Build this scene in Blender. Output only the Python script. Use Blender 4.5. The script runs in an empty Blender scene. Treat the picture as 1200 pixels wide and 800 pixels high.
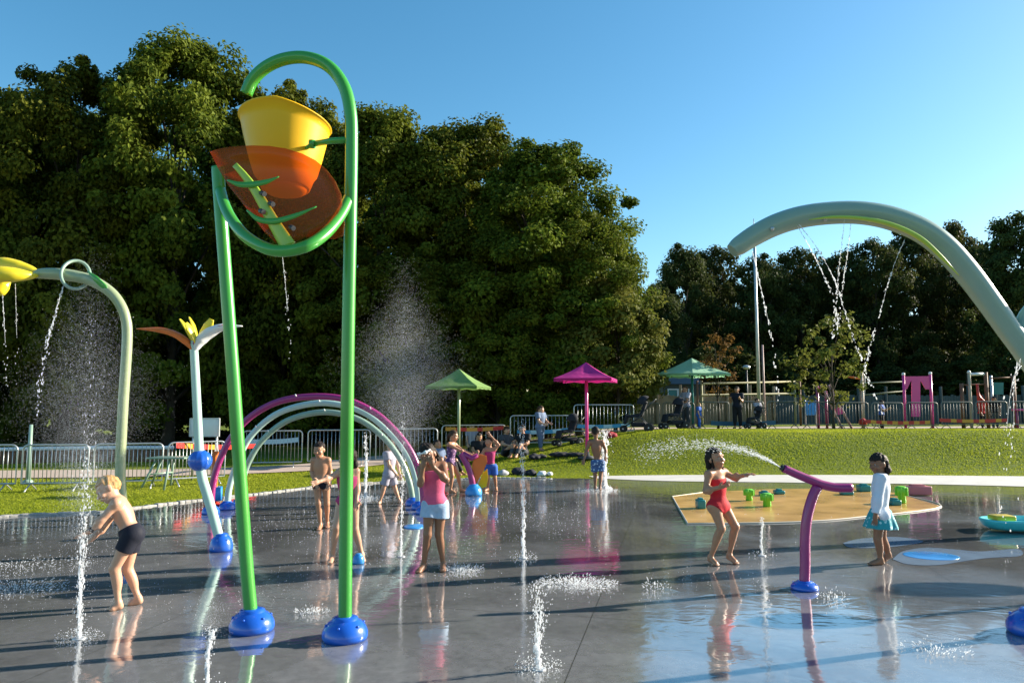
import bpy, bmesh, math, random
import numpy as np
from mathutils import Vector, Matrix
random.seed(7)
RS = np.random.RandomState(11)
R = math.radians
scene = bpy.context.scene
COL = scene.collection
# ------------------------------------------------------------------ camera
CAMZ, F = 1.65, 867.0
PITCH = math.atan(77 / 867.0)
CP, SP = math.cos(PITCH), math.sin(PITCH)
def ray(px, py):
    u, v = (px - 600) / F, (400 - py) / F
    return u, CP - v * SP, SP + v * CP
def at(px, py, Y):
    x, y, z = ray(px, py); t = Y / y
    return Vector((x * t, Y, CAMZ + z * t))
def gnd(px, py, z=0.0):
    x, y, zz = ray(px, py); t = (z - CAMZ) / zz
    return Vector((x * t, y * t, z))
def xat(px, Y):
    return (px - 600) / F * Y
cam = bpy.data.cameras.new('camera'); cam.sensor_width = 36; cam.lens = F / 1200 * 36
cam.clip_start = .05; cam.clip_end = 2000
co = bpy.data.objects.new('camera', cam); COL.objects.link(co)
co.location = (0, 0, CAMZ); co.rotation_euler = (math.pi / 2 + PITCH, 0, 0)
scene.camera = co
# ------------------------------------------------------------------ helpers
def tag(o, label=None, cat=None, group=None, kind=None):
    if label: o['label'] = label
    if cat: o['category'] = cat
    if group: o['group'] = group
    if kind: o['kind'] = kind
    return o
def thing(name, label, cat, loc=(0, 0, 0), rz=0.0, group=None):
    o = bpy.data.objects.new(name, None); COL.objects.link(o)
    o.empty_display_size = .1
    o.location = loc; o.rotation_euler = (0, 0, rz)
    return tag(o, label, cat, group)
def link(name, me, parent=None, mat=None):
    o = bpy.data.objects.new(name, me); COL.objects.link(o)
    if mat is not None:
        for m in (mat if isinstance(mat, (list, tuple)) else [mat]): me.materials.append(m)
    if parent is not None:
        o.parent = parent
        # geometry given in world space: undo the parent's transform
        pm = Matrix.Translation(parent.location) @ parent.rotation_euler.to_matrix().to_4x4()
        o.matrix_parent_inverse = pm.inverted()
    return o
def child_local(name, me, parent, mat):
    o = bpy.data.objects.new(name, me); COL.objects.link(o)
    for m in (mat if isinstance(mat, (list, tuple)) else [mat]): me.materials.append(m)
    o.parent = parent
    return o
def copy_tree(o, parent=None):
    c = o.copy(); COL.objects.link(c)
    if parent is not None:
        c.parent = parent; c.matrix_parent_inverse = o.matrix_parent_inverse.copy()
    for ch in list(o.children): copy_tree(ch, c)
    return c
def np_mesh(name, V, faces_flat, nper, smooth=True, col=None):
    """V (n,3); faces_flat (m,nper)"""
    me = bpy.data.meshes.new(name)
    V = np.asarray(V, np.float32); Fc = np.asarray(faces_flat, np.int32)
    me.vertices.add(len(V)); me.vertices.foreach_set('co', V.ravel())
    m = len(Fc)
    me.loops.add(m * nper); me.loops.foreach_set('vertex_index', Fc.ravel())
    me.polygons.add(m)
    me.polygons.foreach_set('loop_start', np.arange(0, m * nper, nper, dtype=np.int32))
    me.polygons.foreach_set('loop_total', np.full(m, nper, np.int32))
    me.polygons.foreach_set('use_smooth', np.full(m, smooth, bool))
    me.update(calc_edges=True)
    if col is not None:
        a = me.color_attributes.new('tint', 'FLOAT_COLOR', 'POINT')
        c4 = np.ones((len(V), 4), np.float32); c4[:, :3] = col
        a.data.foreach_set('color', c4.ravel())
    return me
class MB:
    def __init__(s): s.v = []; s.f = []; s.mi = []; s.sm = []
    def add(s, vs, fs, smooth=False, mi=0):
        b = len(s.v); s.v += [tuple(v) for v in vs]
        for f in fs: s.f.append([b + i for i in f]); s.mi.append(mi); s.sm.append(smooth)
    def box(s, c, size, rot=None, mi=0, bev=0.0):
        x, y, z = [q / 2 for q in size]; c = Vector(c)
        m = rot.to_3x3() if rot is not None else Matrix.Identity(3)
        if bev <= 0:
            vs = [(sx * x, sy * y, sz * z) for sx in (-1, 1) for sy in (-1, 1) for sz in (-1, 1)]
            fs = [(0, 1, 3, 2), (4, 6, 7, 5), (0, 4, 5, 1), (2, 3, 7, 6), (0, 2, 6, 4), (1, 5, 7, 3)]
            s.add([c + m @ Vector(v) for v in vs], fs, False, mi)
        else:
            bm = bmesh.new(); bmesh.ops.create_cube(bm, size=1)
            bmesh.ops.scale(bm, vec=size, verts=bm.verts)
            bmesh.ops.bevel(bm, geom=bm.edges[:], offset=bev, segments=2, profile=.6, affect='EDGES')
            bm.verts.ensure_lookup_table()
            s.add([c + m @ v.co for v in bm.verts], [[v.index for v in f.verts] for f in bm.faces], True, mi)
            bm.free()
    def tube(s, pts, rad, n=12, cap=True, mi=0, flat=None):
        pts = [Vector(p) for p in pts]
        if not isinstance(rad, (list, tuple)): rad = [rad] * len(pts)
        if len(rad) != len(pts):
            q = len(rad) - 1; rr_ = []
            for i in range(len(pts)):
                f_ = q * i / (len(pts) - 1); k_ = min(int(f_), q - 1); rr_.append(rad[k_] + (rad[k_ + 1] - rad[k_]) * (f_ - k_))
            rad = rr_
        T = []
        for i in range(len(pts)):
            a = pts[max(i - 1, 0)]; b = pts[min(i + 1, len(pts) - 1)]
            T.append((b - a).normalized())
        up = Vector((0, 0, 1)) if abs(T[0].z) < .9 else Vector((0, 1, 0))
        N = (up - T[0] * up.dot(T[0])).normalized()
        vs = []
        for i, p in enumerate(pts):
            N = (N - T[i] * N.dot(T[i])).normalized(); B = T[i].cross(N)
            r = rad[i]; fa = 1.0 if flat is None else flat
            for k in range(n):
                a = 2 * math.pi * k / n
                vs.append(p + N * (math.cos(a) * r) + B * (math.sin(a) * r * fa))
        fs = []
        for i in range(len(pts) - 1):
            for k in range(n):
                k2 = (k + 1) % n
                fs.append((i * n + k, i * n + k2, (i + 1) * n + k2, (i + 1) * n + k))
        s.add(vs, fs, True, mi)
        if cap:
            b = len(s.v) - len(vs)
            s.f.append([b + k for k in range(n)][::-1]); s.mi.append(mi); s.sm.append(False)
            e = b + (len(pts) - 1) * n
            s.f.append([e + k for k in range(n)]); s.mi.append(mi); s.sm.append(False)
    def lathe(s, prof, c, n=32, axis=None, mi=0, smooth=True, wob=0):
        """prof: list of (r,z)"""
        c = Vector(c); m = axis if axis is not None else Matrix.Identity(3)
        vs = []
        for (r, z) in prof:
            for k in range(n):
                a = 2 * math.pi * k / n
                rr = r * (1 + wob * math.cos(a * n / 4)) if wob else r
                vs.append(c + m @ Vector((math.cos(a) * rr, math.sin(a) * rr, z)))
        fs = []
        for i in range(len(prof) - 1):
            for k in range(n):
                k2 = (k + 1) % n
                fs.append((i * n + k, i * n + k2, (i + 1) * n + k2, (i + 1) * n + k))
        if prof[0][0] > 1e-6: fs.append(tuple(range(n))[::-1])
        if prof[-1][0] > 1e-6: fs.append(tuple((len(prof) - 1) * n + k for k in range(n)))
        s.add(vs, fs, smooth, mi)
    def ball(s, c, r, n=16, mi=0, rot=None):
        if not isinstance(r, (tuple, list)): r = (r, r, r)
        m = rot if rot is not None else Matrix.Identity(3)
        c = Vector(c); vs = []; fs = []; h = n // 2
        for i in range(h + 1):
            t = math.pi * i / h
            for k in range(n):
                a = 2 * math.pi * k / n
                vs.append(c + m @ Vector((r[0] * math.sin(t) * math.cos(a), r[1] * math.sin(t) * math.sin(a), r[2] * math.cos(t))))
        for i in range(h):
            for k in range(n):
                k2 = (k + 1) % n
                fs.append((i * n + k, (i + 1) * n + k, (i + 1) * n + k2, i * n + k2))
        s.add(vs, fs, True, mi)
    def mesh(s, name):
        me = bpy.data.meshes.new(name); me.from_pydata(s.v, [], s.f)
        me.polygons.foreach_set('material_index', s.mi); me.polygons.foreach_set('use_smooth', s.sm)
        bm = bmesh.new(); bm.from_mesh(me)
        bmesh.ops.remove_doubles(bm, verts=bm.verts, dist=1e-5)
        bmesh.ops.recalc_face_normals(bm, faces=bm.faces)
        bm.to_mesh(me); bm.free(); me.update()
        return me
    def build(s, name, mat, parent=None): return link(name, s.mesh(name), parent, mat)
    def local(s, name, mat, parent): return child_local(name, s.mesh(name), parent, mat)
def spline(pts, n=8):
    """Catmull-Rom through points (Vectors)"""
    P = [Vector(p) for p in pts]; out = []
    for i in range(len(P) - 1):
        p0 = P[i - 1] if i > 0 else P[0] * 2 - P[1]
        p3 = P[i + 2] if i + 2 < len(P) else P[-1] * 2 - P[-2]
        p1, p2 = P[i], P[i + 1]
        for k in range(n):
            t = k / n
            out.append(.5 * ((2 * p1) + (p2 - p0) * t + (2 * p0 - 5 * p1 + 4 * p2 - p3) * t * t + (3 * p1 - p0 - 3 * p2 + p3) * t ** 3))
    out.append(P[-1]); return out
def lerps(vals, n):
    out = []
    for i in range(len(vals) - 1):
        for k in range(n): out.append(vals[i] + (vals[i + 1] - vals[i]) * k / n)
    out.append(vals[-1]); return out
# ------------------------------------------------------------------ materials
def newmat(name):
    m = bpy.data.materials.new(name); m.use_nodes = True
    nt = m.node_tree; nt.nodes.clear()
    out = nt.nodes.new('ShaderNodeOutputMaterial')
    return m, nt, out
def node(nt, t, **kw):
    n = nt.nodes.new(t)
    for k, v in kw.items():
        if k in n.inputs: n.inputs[k].default_value = v
        else: setattr(n, k, v)
    return n
def M(name, col, rough=.5, metal=0.0, coat=0.0, var=.12, scale=6.0, bump=0.0, bscale=60., sss=0.0, spec=.5):
    m, nt, out = newmat(name)
    b = node(nt, 'ShaderNodeBsdfPrincipled')
    b.inputs['Roughness'].default_value = rough; b.inputs['Metallic'].default_value = metal
    b.inputs['Coat Weight'].default_value = coat; b.inputs['Coat Roughness'].default_value = .08
    b.inputs['Specular IOR Level'].default_value = spec
    if sss: b.inputs['Subsurface Weight'].default_value = sss; b.inputs['Subsurface Radius'].default_value = (.02, .008, .005)
    tc = node(nt, 'ShaderNodeTexCoord')
    nz = node(nt, 'ShaderNodeTexNoise'); nz.inputs['Scale'].default_value = scale; nz.inputs['Detail'].default_value = 6
    nt.links.new(tc.outputs['Object'], nz.inputs['Vector'])
    mx = node(nt, 'ShaderNodeMix', data_type='RGBA')
    mx.inputs['A'].default_value = (*[c * (1 - var) for c in col], 1); mx.inputs['B'].default_value = (*[min(1, c * (1 + var)) for c in col], 1)
    nt.links.new(nz.outputs['Fac'], mx.inputs['Factor']); nt.links.new(mx.outputs['Result'], b.inputs['Base Color'])
    rr = node(nt, 'ShaderNodeMapRange'); rr.inputs['To Min'].default_value = max(0, rough - .08); rr.inputs['To Max'].default_value = min(1, rough + .08)
    nt.links.new(nz.outputs['Fac'], rr.inputs['Value']); nt.links.new(rr.outputs['Result'], b.inputs['Roughness'])
    if bump:
        n2 = node(nt, 'ShaderNodeTexNoise'); n2.inputs['Scale'].default_value = bscale; n2.inputs['Detail'].default_value = 4
        nt.links.new(tc.outputs['Object'], n2.inputs['Vector'])
        bp = node(nt, 'ShaderNodeBump'); bp.inputs['Strength'].default_value = bump; bp.inputs['Distance'].default_value = .01
        nt.links.new(n2.outputs['Fac'], bp.inputs['Height']); nt.links.new(bp.outputs['Normal'], b.inputs['Normal'])
    nt.links.new(b.outputs['BSDF'], out.inputs['Surface'])
    return m
PAINT = dict(rough=.32, coat=.35, var=.08, scale=3.0)
green_paint = M('green_paint', (.045, .30, .035), **PAINT)
pale_paint = M('pale_sage_paint', (.23, .33, .26), **PAINT)
olive_paint = M('olive_paint', (.30, .36, .20), **PAINT)
mint_paint = M('mint_paint', (.42, .60, .53), **PAINT)
lime_paint = M('lime_paint', (.34, .50, .05), **PAINT)
magenta_paint = M('magenta_paint', (.29, .014, .135), **PAINT)
pink_paint = M('pink_paint', (.74, .045, .28), **PAINT)
blue_paint = M('blue_paint', (.012, .10, .52), rough=.25, coat=.5, var=.1, scale=5)
sky_paint = M('sky_blue_paint', (.03, .25, .62), rough=.3, var=.12)
yellow_paint = M('yellow_paint', (.80, .45, .006), rough=.45, coat=.05, spec=.3, var=.06, scale=4)
petal_paint = M('yellow_petal', (.72, .58, .02), rough=.35, coat=.2, var=.1)
orange_paint = M('orange_paint', (.72, .16, .02), rough=.4)
red_paint = M('red_paint', (.50, .03, .02), rough=.4)
white_paint = M('white_paint', (.72, .74, .74), rough=.4)
galv = M('galvanised_steel', (.46, .48, .48), rough=.38, metal=.7, var=.2, scale=14)
dark_metal = M('dark_metal', (.05, .055, .06), rough=.45, metal=.4)
black_fabric = M('black_fabric', (.012, .013, .02), rough=.85, var=.4, bump=.3)
grey_metal = M('grey_metal', (.5, .52, .54), rough=.4, metal=.5)
rubber = M('rubber', (.02, .02, .02), rough=.8)
wood = M('weathered_wood', (.26, .19, .125), rough=.8, var=.5, scale=3, bump=.3)
brown_wood = M('brown_wood', (.18, .08, .04), rough=.65, var=.4, scale=6)
bark = M('bark', (.055, .042, .03), rough=.95, var=.6, scale=5, bump=.8, bscale=14)
teal_paint = M('teal_paint', (.02, .20, .20), rough=.35)
bright_green = M('bright_green', (.16, .55, .03), rough=.35)
turq = M('turquoise', (.06, .52, .56), rough=.3, coat=.3)
# leaf with translucency, tint from the mesh, each tree slightly different
def leafmat(name, ca, cb, trans=.35):
    m, nt, out = newmat(name)
    at_ = node(nt, 'ShaderNodeVertexColor', layer_name='tint')
    sep = node(nt, 'ShaderNodeSeparateColor'); nt.links.new(at_.outputs['Color'], sep.inputs['Color'])
    mx = node(nt, 'ShaderNodeMix', data_type='RGBA'); mx.inputs['A'].default_value = (*ca, 1); mx.inputs['B'].default_value = (*cb, 1)
    nt.links.new(sep.outputs['Red'], mx.inputs['Factor'])
    oi = node(nt, 'ShaderNodeObjectInfo')
    hs = node(nt, 'ShaderNodeHueSaturation')
    mr = node(nt, 'ShaderNodeMapRange'); mr.inputs['To Min'].default_value = .48; mr.inputs['To Max'].default_value = .515
    nt.links.new(oi.outputs['Random'], mr.inputs['Value']); nt.links.new(mr.outputs['Result'], hs.inputs['Hue'])
    mv = node(nt, 'ShaderNodeMapRange'); mv.inputs['To Min'].default_value = .85; mv.inputs['To Max'].default_value = 1.15
    nt.links.new(oi.outputs['Random'], mv.inputs['Value']); nt.links.new(mv.outputs['Result'], hs.inputs['Value'])
    nt.links.new(mx.outputs['Result'], hs.inputs['Color'])
    b = node(nt, 'ShaderNodeBsdfPrincipled'); b.inputs['Roughness'].default_value = .55; b.inputs['Specular IOR Level'].default_value = .06
    t = node(nt, 'ShaderNodeBsdfTranslucent')
    nt.links.new(hs.outputs['Color'], b.inputs['Base Color']); nt.links.new(hs.outputs['Color'], t.inputs['Color'])
    ms = node(nt, 'ShaderNodeMixShader'); ms.inputs[0].default_value = trans
    nt.links.new(b.outputs[0], ms.inputs[1]); nt.links.new(t.outputs[0], ms.inputs[2]); nt.links.new(ms.outputs[0], out.inputs['Surface'])
    return m
leaf_big = leafmat('tree_leaves', (.030, .050, .006), (.165, .195, .020))
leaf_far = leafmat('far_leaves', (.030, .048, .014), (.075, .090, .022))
leaf_young = leafmat('young_leaves', (.09, .11, .02), (.17, .17, .035))
leaf_dry = leafmat('dry_leaves', (.12, .07, .02), (.2, .12, .03))
grass_blade = leafmat('grass_blades', (.21, .26, .018), (.38, .40, .036), .45)
# water drops: bright, partly see-through
def watermat(name, alpha, col=(.93, .95, .97)):
    m, nt, out = newmat(name)
    b = node(nt, 'ShaderNodeBsdfPrincipled'); b.inputs['Base Color'].default_value = (*col, 1); b.inputs['Roughness'].default_value = .12
    b.inputs['IOR'].default_value = 1.33
    tl = node(nt, 'ShaderNodeBsdfTranslucent'); tl.inputs['Color'].default_value = (*col, 1)
    ms = node(nt, 'ShaderNodeMixShader'); ms.inputs[0].default_value = .5
    nt.links.new(b.outputs[0], ms.inputs[1]); nt.links.new(tl.outputs[0], ms.inputs[2])
    tr = node(nt, 'ShaderNodeBsdfTransparent')
    m2 = node(nt, 'ShaderNodeMixShader'); m2.inputs[0].default_value = alpha
    nt.links.new(tr.outputs[0], m2.inputs[1]); nt.links.new(ms.outputs[0], m2.inputs[2])
    nt.links.new(m2.outputs[0], out.inputs['Surface'])
    return m
water_white = watermat('splashing_water', .62)
water_soft = watermat('broken_water', .46)
water_mist = watermat('fine_spray', .5)
water_clear = watermat('thin_stream', .5)
# ------------------------------------------------------------------ terrain
def sst(t):
    t = np.clip(t, 0, 1); return t * t * (3 - 2 * t)
def zt(x, y):
    x = np.asarray(x, float); y = np.asarray(y, float)
    side = sst((x + 2.6) / 8.0)
    z = .95 * sst((y - 18.5) / 4.0) * side
    z = z - .20 * sst((y - 24) / 8.0) * side
    z = z + .75 * sst((y - 34) / 40.0) * (1 - side) * sst((x + 10) / 10)
    z = z + .03 * np.sin(x * .7 + 1.3) * np.sin(y * .5) * sst((y - 18) / 6)
    return z - .02
def zf(x, y): return float(zt(x, y))
EDGE_PX = [(-120, 618), (0, 606), (60, 603), (120, 600), (200, 590), (300, 579), (370, 571), (440, 566), (500, 563), (560, 561), (640, 560), (700, 560.5),
           (780, 563.5), (900, 565), (1000, 566), (1100, 567.5), (1200, 570), (1320, 574)]
PAD = [gnd(*p) for p in EDGE_PX]
PAD = spline(PAD, 5) + [Vector((15, 12, 0)), Vector((17, 6, 0)), Vector((17, -6, 0)), Vector((-13, -6, 0)), Vector((-13, 7, 0)), Vector((-11, 9.3, 0))]
def in_poly(x, y, poly):
    x = np.asarray(x); y = np.asarray(y); c = np.zeros(x.shape, bool); n = len(poly)
    for i in range(n):
        a, b = poly[i], poly[i - 1]
        if abs(a.y - b.y) < 1e-9: continue
        k = ((a.y > y) != (b.y > y)) & (x < (b.x - a.x) * (y - a.y) / (b.y - a.y) + a.x)
        c ^= k
    return c
def axis(pts):
    out = []
    for a, b, st in pts: out += list(np.arange(a, b, st))
    return np.array(out + [pts[-1][1]])
gx = axis([(-400, -60, 40), (-60, -24, 4), (-24, 30, .4), (30, 70, 4), (70, 400, 40)])
gy = axis([(-60, 4, 8), (4, 36, .4), (36, 80, 3), (80, 600, 60)])
X, Yg = np.meshgrid(gx, gy)
Z = zt(X, Yg)
nx, ny = len(gx), len(gy)
idx = np.arange(nx * ny).reshape(ny, nx)
Q = np.stack([idx[:-1, :-1], idx[:-1, 1:], idx[1:, 1:], idx[1:, :-1]], -1).reshape(-1, 4)
# grass ground material
m, nt, out = newmat('lawn')
tc = node(nt, 'ShaderNodeTexCoord')
n1 = node(nt, 'ShaderNodeTexNoise'); n1.inputs['Scale'].default_value = .55; n1.inputs['Detail'].default_value = 5
n2 = node(nt, 'ShaderNodeTexNoise'); n2.inputs['Scale'].default_value = 18; n2.inputs['Detail'].default_value = 6
for n_ in (n1, n2): nt.links.new(tc.outputs['Object'], n_.inputs['Vector'])
mx = node(nt, 'ShaderNodeMix', data_type='RGBA'); mx.inputs['A'].default_value = (.11, .15, .014, 1); mx.inputs['B'].default_value = (.15, .18, .026, 1)
ad = node(nt, 'ShaderNodeMath', operation='ADD'); nt.links.new(n1.outputs['Fac'], ad.inputs[0]); nt.links.new(n2.outputs['Fac'], ad.inputs[1])
mr = node(nt, 'ShaderNodeMapRange'); mr.inputs['From Min'].default_value = .7; mr.inputs['From Max'].default_value = 1.3
nt.links.new(ad.outputs[0], mr.inputs['Value']); nt.links.new(mr.outputs['Result'], mx.inputs['Factor'])
b = node(nt, 'ShaderNodeBsdfPrincipled'); b.inputs['Roughness'].default_value = .9; b.inputs['Specular IOR Level'].default_value = .1
nt.links.new(mx.outputs['Result'], b.inputs['Base Color'])
bp = node(nt, 'ShaderNodeBump'); bp.inputs['Strength'].default_value = .8; bp.inputs['Distance'].default_value = .05
nt.links.new(n2.outputs['Fac'], bp.inputs['Height']); nt.links.new(bp.outputs['Normal'], b.inputs['Normal'])
nt.links.new(b.outputs[0], out.inputs['Surface']); lawn_mat = m
# leave no ground under the pad that could poke through: sink it
padmask = in_poly(X.ravel(), Yg.ravel(), PAD).reshape(X.shape)
Z = np.where(padmask, -.05, Z)
tag(link('ground', np_mesh('ground', np.stack([X.ravel(), Yg.ravel(), Z.ravel()], 1), Q, 4), None, lawn_mat), kind='structure')
def sheet(name, pts, mat, z=None, dz=0.0, thick=.0, kind='structure'):
    bm = bmesh.new()
    vs = [bm.verts.new((p[0], p[1], (p[2] if z is None else z) + dz)) for p in pts]
    f = bm.faces.new(vs)
    if thick:
        r = bmesh.ops.extrude_face_region(bm, geom=[f])
        for v in [e for e in r['geom'] if isinstance(e, bmesh.types.BMVert)]: v.co.z -= thick
    bmesh.ops.triangulate(bm, faces=[f for f in bm.faces if len(f.verts) > 4])
    bmesh.ops.recalc_face_normals(bm, faces=bm.faces)
    me = bpy.data.meshes.new(name); bm.to_mesh(me); bm.free()
    return tag(link(name, me, None, mat), kind=kind)
# wet concrete
m, nt, out = newmat('wet_concrete')
tc = node(nt, 'ShaderNodeTexCoord')
def nz(scale, det=6, rough=.5, dist=0, vec=None):
    n_ = node(nt, 'ShaderNodeTexNoise'); n_.inputs['Scale'].default_value = scale; n_.inputs['Detail'].default_value = det
    n_.inputs['Roughness'].default_value = rough; n_.inputs['Distortion'].default_value = dist
    nt.links.new(vec or tc.outputs['Object'], n_.inputs['Vector']); return n_
big = nz(.55, 5, .6, .6); fine = nz(14, 8, .6); spk = nz(90, 3)
mx = node(nt, 'ShaderNodeMix', data_type='RGBA'); mx.inputs['A'].default_value = (.098, .098, .102, 1); mx.inputs['B'].default_value = (.24, .242, .25, 1)
sp2 = node(nt, 'ShaderNodeMath', operation='MULTIPLY_ADD'); sp2.inputs[1].default_value = .35
nt.links.new(spk.outputs['Fac'], sp2.inputs[0]); nt.links.new(fine.outputs['Fac'], sp2.inputs[2])
ad = node(nt, 'ShaderNodeMath', operation='MULTIPLY_ADD'); ad.inputs[1].default_value = .42
nt.links.new(sp2.outputs[0], ad.inputs[0]); nt.links.new(big.outputs['Fac'], ad.inputs[2])
mr = node(nt, 'ShaderNodeMapRange'); mr.inputs['From Min'].default_value = .56; mr.inputs['From Max'].default_value = 1.0
nt.links.new(ad.outputs[0], mr.inputs['Value']); nt.links.new(mr.outputs['Result'], mx.inputs['Factor'])
b = node(nt, 'ShaderNodeBsdfPrincipled'); b.inputs['IOR'].default_value = 1.5; b.inputs['Coat Weight'].default_value = .8; b.inputs['Coat IOR'].default_value = 1.75; b.inputs['Coat Roughness'].default_value = .06
br_ = node(nt, 'ShaderNodeTexBrick'); br_.offset = 0; br_.inputs['Scale'].default_value = 1; br_.inputs['Mortar Size'].default_value = .0035; br_.inputs['Brick Width'].default_value = 3.2; br_.inputs['Row Height'].default_value = 3.2
mpj = node(nt, 'ShaderNodeMapping'); mpj.inputs['Rotation'].default_value = (0, 0, .22); mpj.inputs['Location'].default_value = (.7, .4, 0)
nt.links.new(tc.outputs['Object'], mpj.inputs['Vector']); nt.links.new(mpj.outputs['Vector'], br_.inputs['Vector'])
mxj = node(nt, 'ShaderNodeMix', data_type='RGBA'); mxj.inputs['B'].default_value = (.05, .05, .05, 1)
nt.links.new(br_.outputs['Fac'], mxj.inputs['Factor']); nt.links.new(mx.outputs['Result'], mxj.inputs['A'])
nt.links.new(mxj.outputs['Result'], b.inputs['Base Color'])
pud = nz(.42, 4, .55, .8)
rr = node(nt, 'ShaderNodeMapRange'); rr.inputs['From Min'].default_value = .38; rr.inputs['From Max'].default_value = .66
rr.inputs['To Min'].default_value = .05; rr.inputs['To Max'].default_value = .25
nt.links.new(pud.outputs['Fac'], rr.inputs['Value']); nt.links.new(rr.outputs['Result'], b.inputs['Roughness'])
cw = node(nt, 'ShaderNodeMapRange'); cw.inputs['From Min'].default_value = .46; cw.inputs['From Max'].default_value = .60
cw.inputs['To Min'].default_value = 1.0; cw.inputs['To Max'].default_value = .55
nt.links.new(pud.outputs['Fac'], cw.inputs['Value']); nt.links.new(cw.outputs['Result'], b.inputs['Coat Weight'])
mp = node(nt, 'ShaderNodeMapping'); mp.inputs['Scale'].default_value = (1.0, 1.35, 1)
nt.links.new(tc.outputs['Object'], mp.inputs['Vector'])
w1 = nz(2.6, 2, .45, 1.2, mp.outputs['Vector']); w2 = nz(14, 2, .5, .4, mp.outputs['Vector'])
wa = node(nt, 'ShaderNodeMath', operation='MULTIPLY_ADD'); wa.inputs[1].default_value = .14
nt.links.new(w2.outputs['Fac'], wa.inputs[0]); nt.links.new(w1.outputs['Fac'], wa.inputs[2])
bp = node(nt, 'ShaderNodeBump'); bp.inputs['Strength'].default_value = .13; bp.inputs['Distance'].default_value = .02
nt.links.new(wa.outputs[0], bp.inputs['Height']); nt.links.new(bp.outputs['Normal'], b.inputs['Normal']); nt.links.new(bp.outputs['Normal'], b.inputs['Coat Normal'])
nt.links.new(b.outputs[0], out.inputs['Surface']); pad_mat = m
sheet('splash_pad_pavement', PAD, pad_mat, z=0.0)
# pale dry concrete rim
conc = M('pale_concrete', (.52, .50, .46), rough=.8, var=.2, scale=2.5, bump=.2)
far_edge = [gnd(px, py) for px, py in ((690, 557.8), (800, 556.5), (1000, 556.5), (1200, 558), (1340, 560))]
near_edge = [p for p in spline([gnd(*p) for p in EDGE_PX[11:]], 5)]
rim = [p for p in near_edge if True] + list(reversed(spline(far_edge, 4)))
sheet('concrete_path', rim, conc, z=.006)
# stone drain strip along the grass on the near-left edge
cob = M('cobble_edging', (.30, .29, .27), rough=.6, var=.6, scale=30, bump=.6, bscale=30)
eb = MB()
ee = spline([gnd(*p) for p in EDGE_PX[:11]], 14)
for i, p in enumerate(ee[:-1]):
    q = ee[i + 1]; d = (q - p); L = d.length
    for k in range(max(1, int(L / .12))):
        c = p + d * ((k + .5) / max(1, int(L / .12)))
        eb.box((c.x + random.uniform(-.01, .01), c.y + .03, .0 + random.uniform(-.006, .012)), (.105, .10, .05), Matrix.Rotation(math.atan2(d.y, d.x) + random.uniform(-.1, .1), 4, 'Z'), bev=.014)
tag(eb.build('stone_kerb', cob), kind='structure')
# gravel paths
gravel = M('path_gravel', (.42, .33, .27), rough=.9, var=.25, scale=12, bump=.4)
def pathsheet(name, pts, w, dz=.03):
    P = spline(pts, 6); mb = MB()
    vs = []; n = len(P)
    for i in range(n):
        t = (P[min(i + 1, n - 1)] - P[max(i - 1, 0)]).normalized(); s = Vector((-t.y, t.x, 0))
        for k in range(7):
            q = P[i] + s * (w * (k / 6 - .5)); vs.append((q.x, q.y, zf(q.x, q.y) + dz))
    fs = [(i * 7 + k, i * 7 + k + 1, i * 7 + k + 8, i * 7 + k + 7) for i in range(n - 1) for k in range(6)]
    mb.add(vs, fs, True); return tag(mb.build(name, gravel), kind='structure')
pathsheet('gravel_path', [Vector((-30, 15.5, 0)), Vector((-14, 18.3, 0)), Vector((-8.8, 19.0, 0)), Vector((-5.0, 21.3, 0)), Vector((-2.5, 27, 0)), Vector((4, 31, 0)), Vector((14, 33, 0)), Vector((40, 34, 0))], 2.2)
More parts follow.
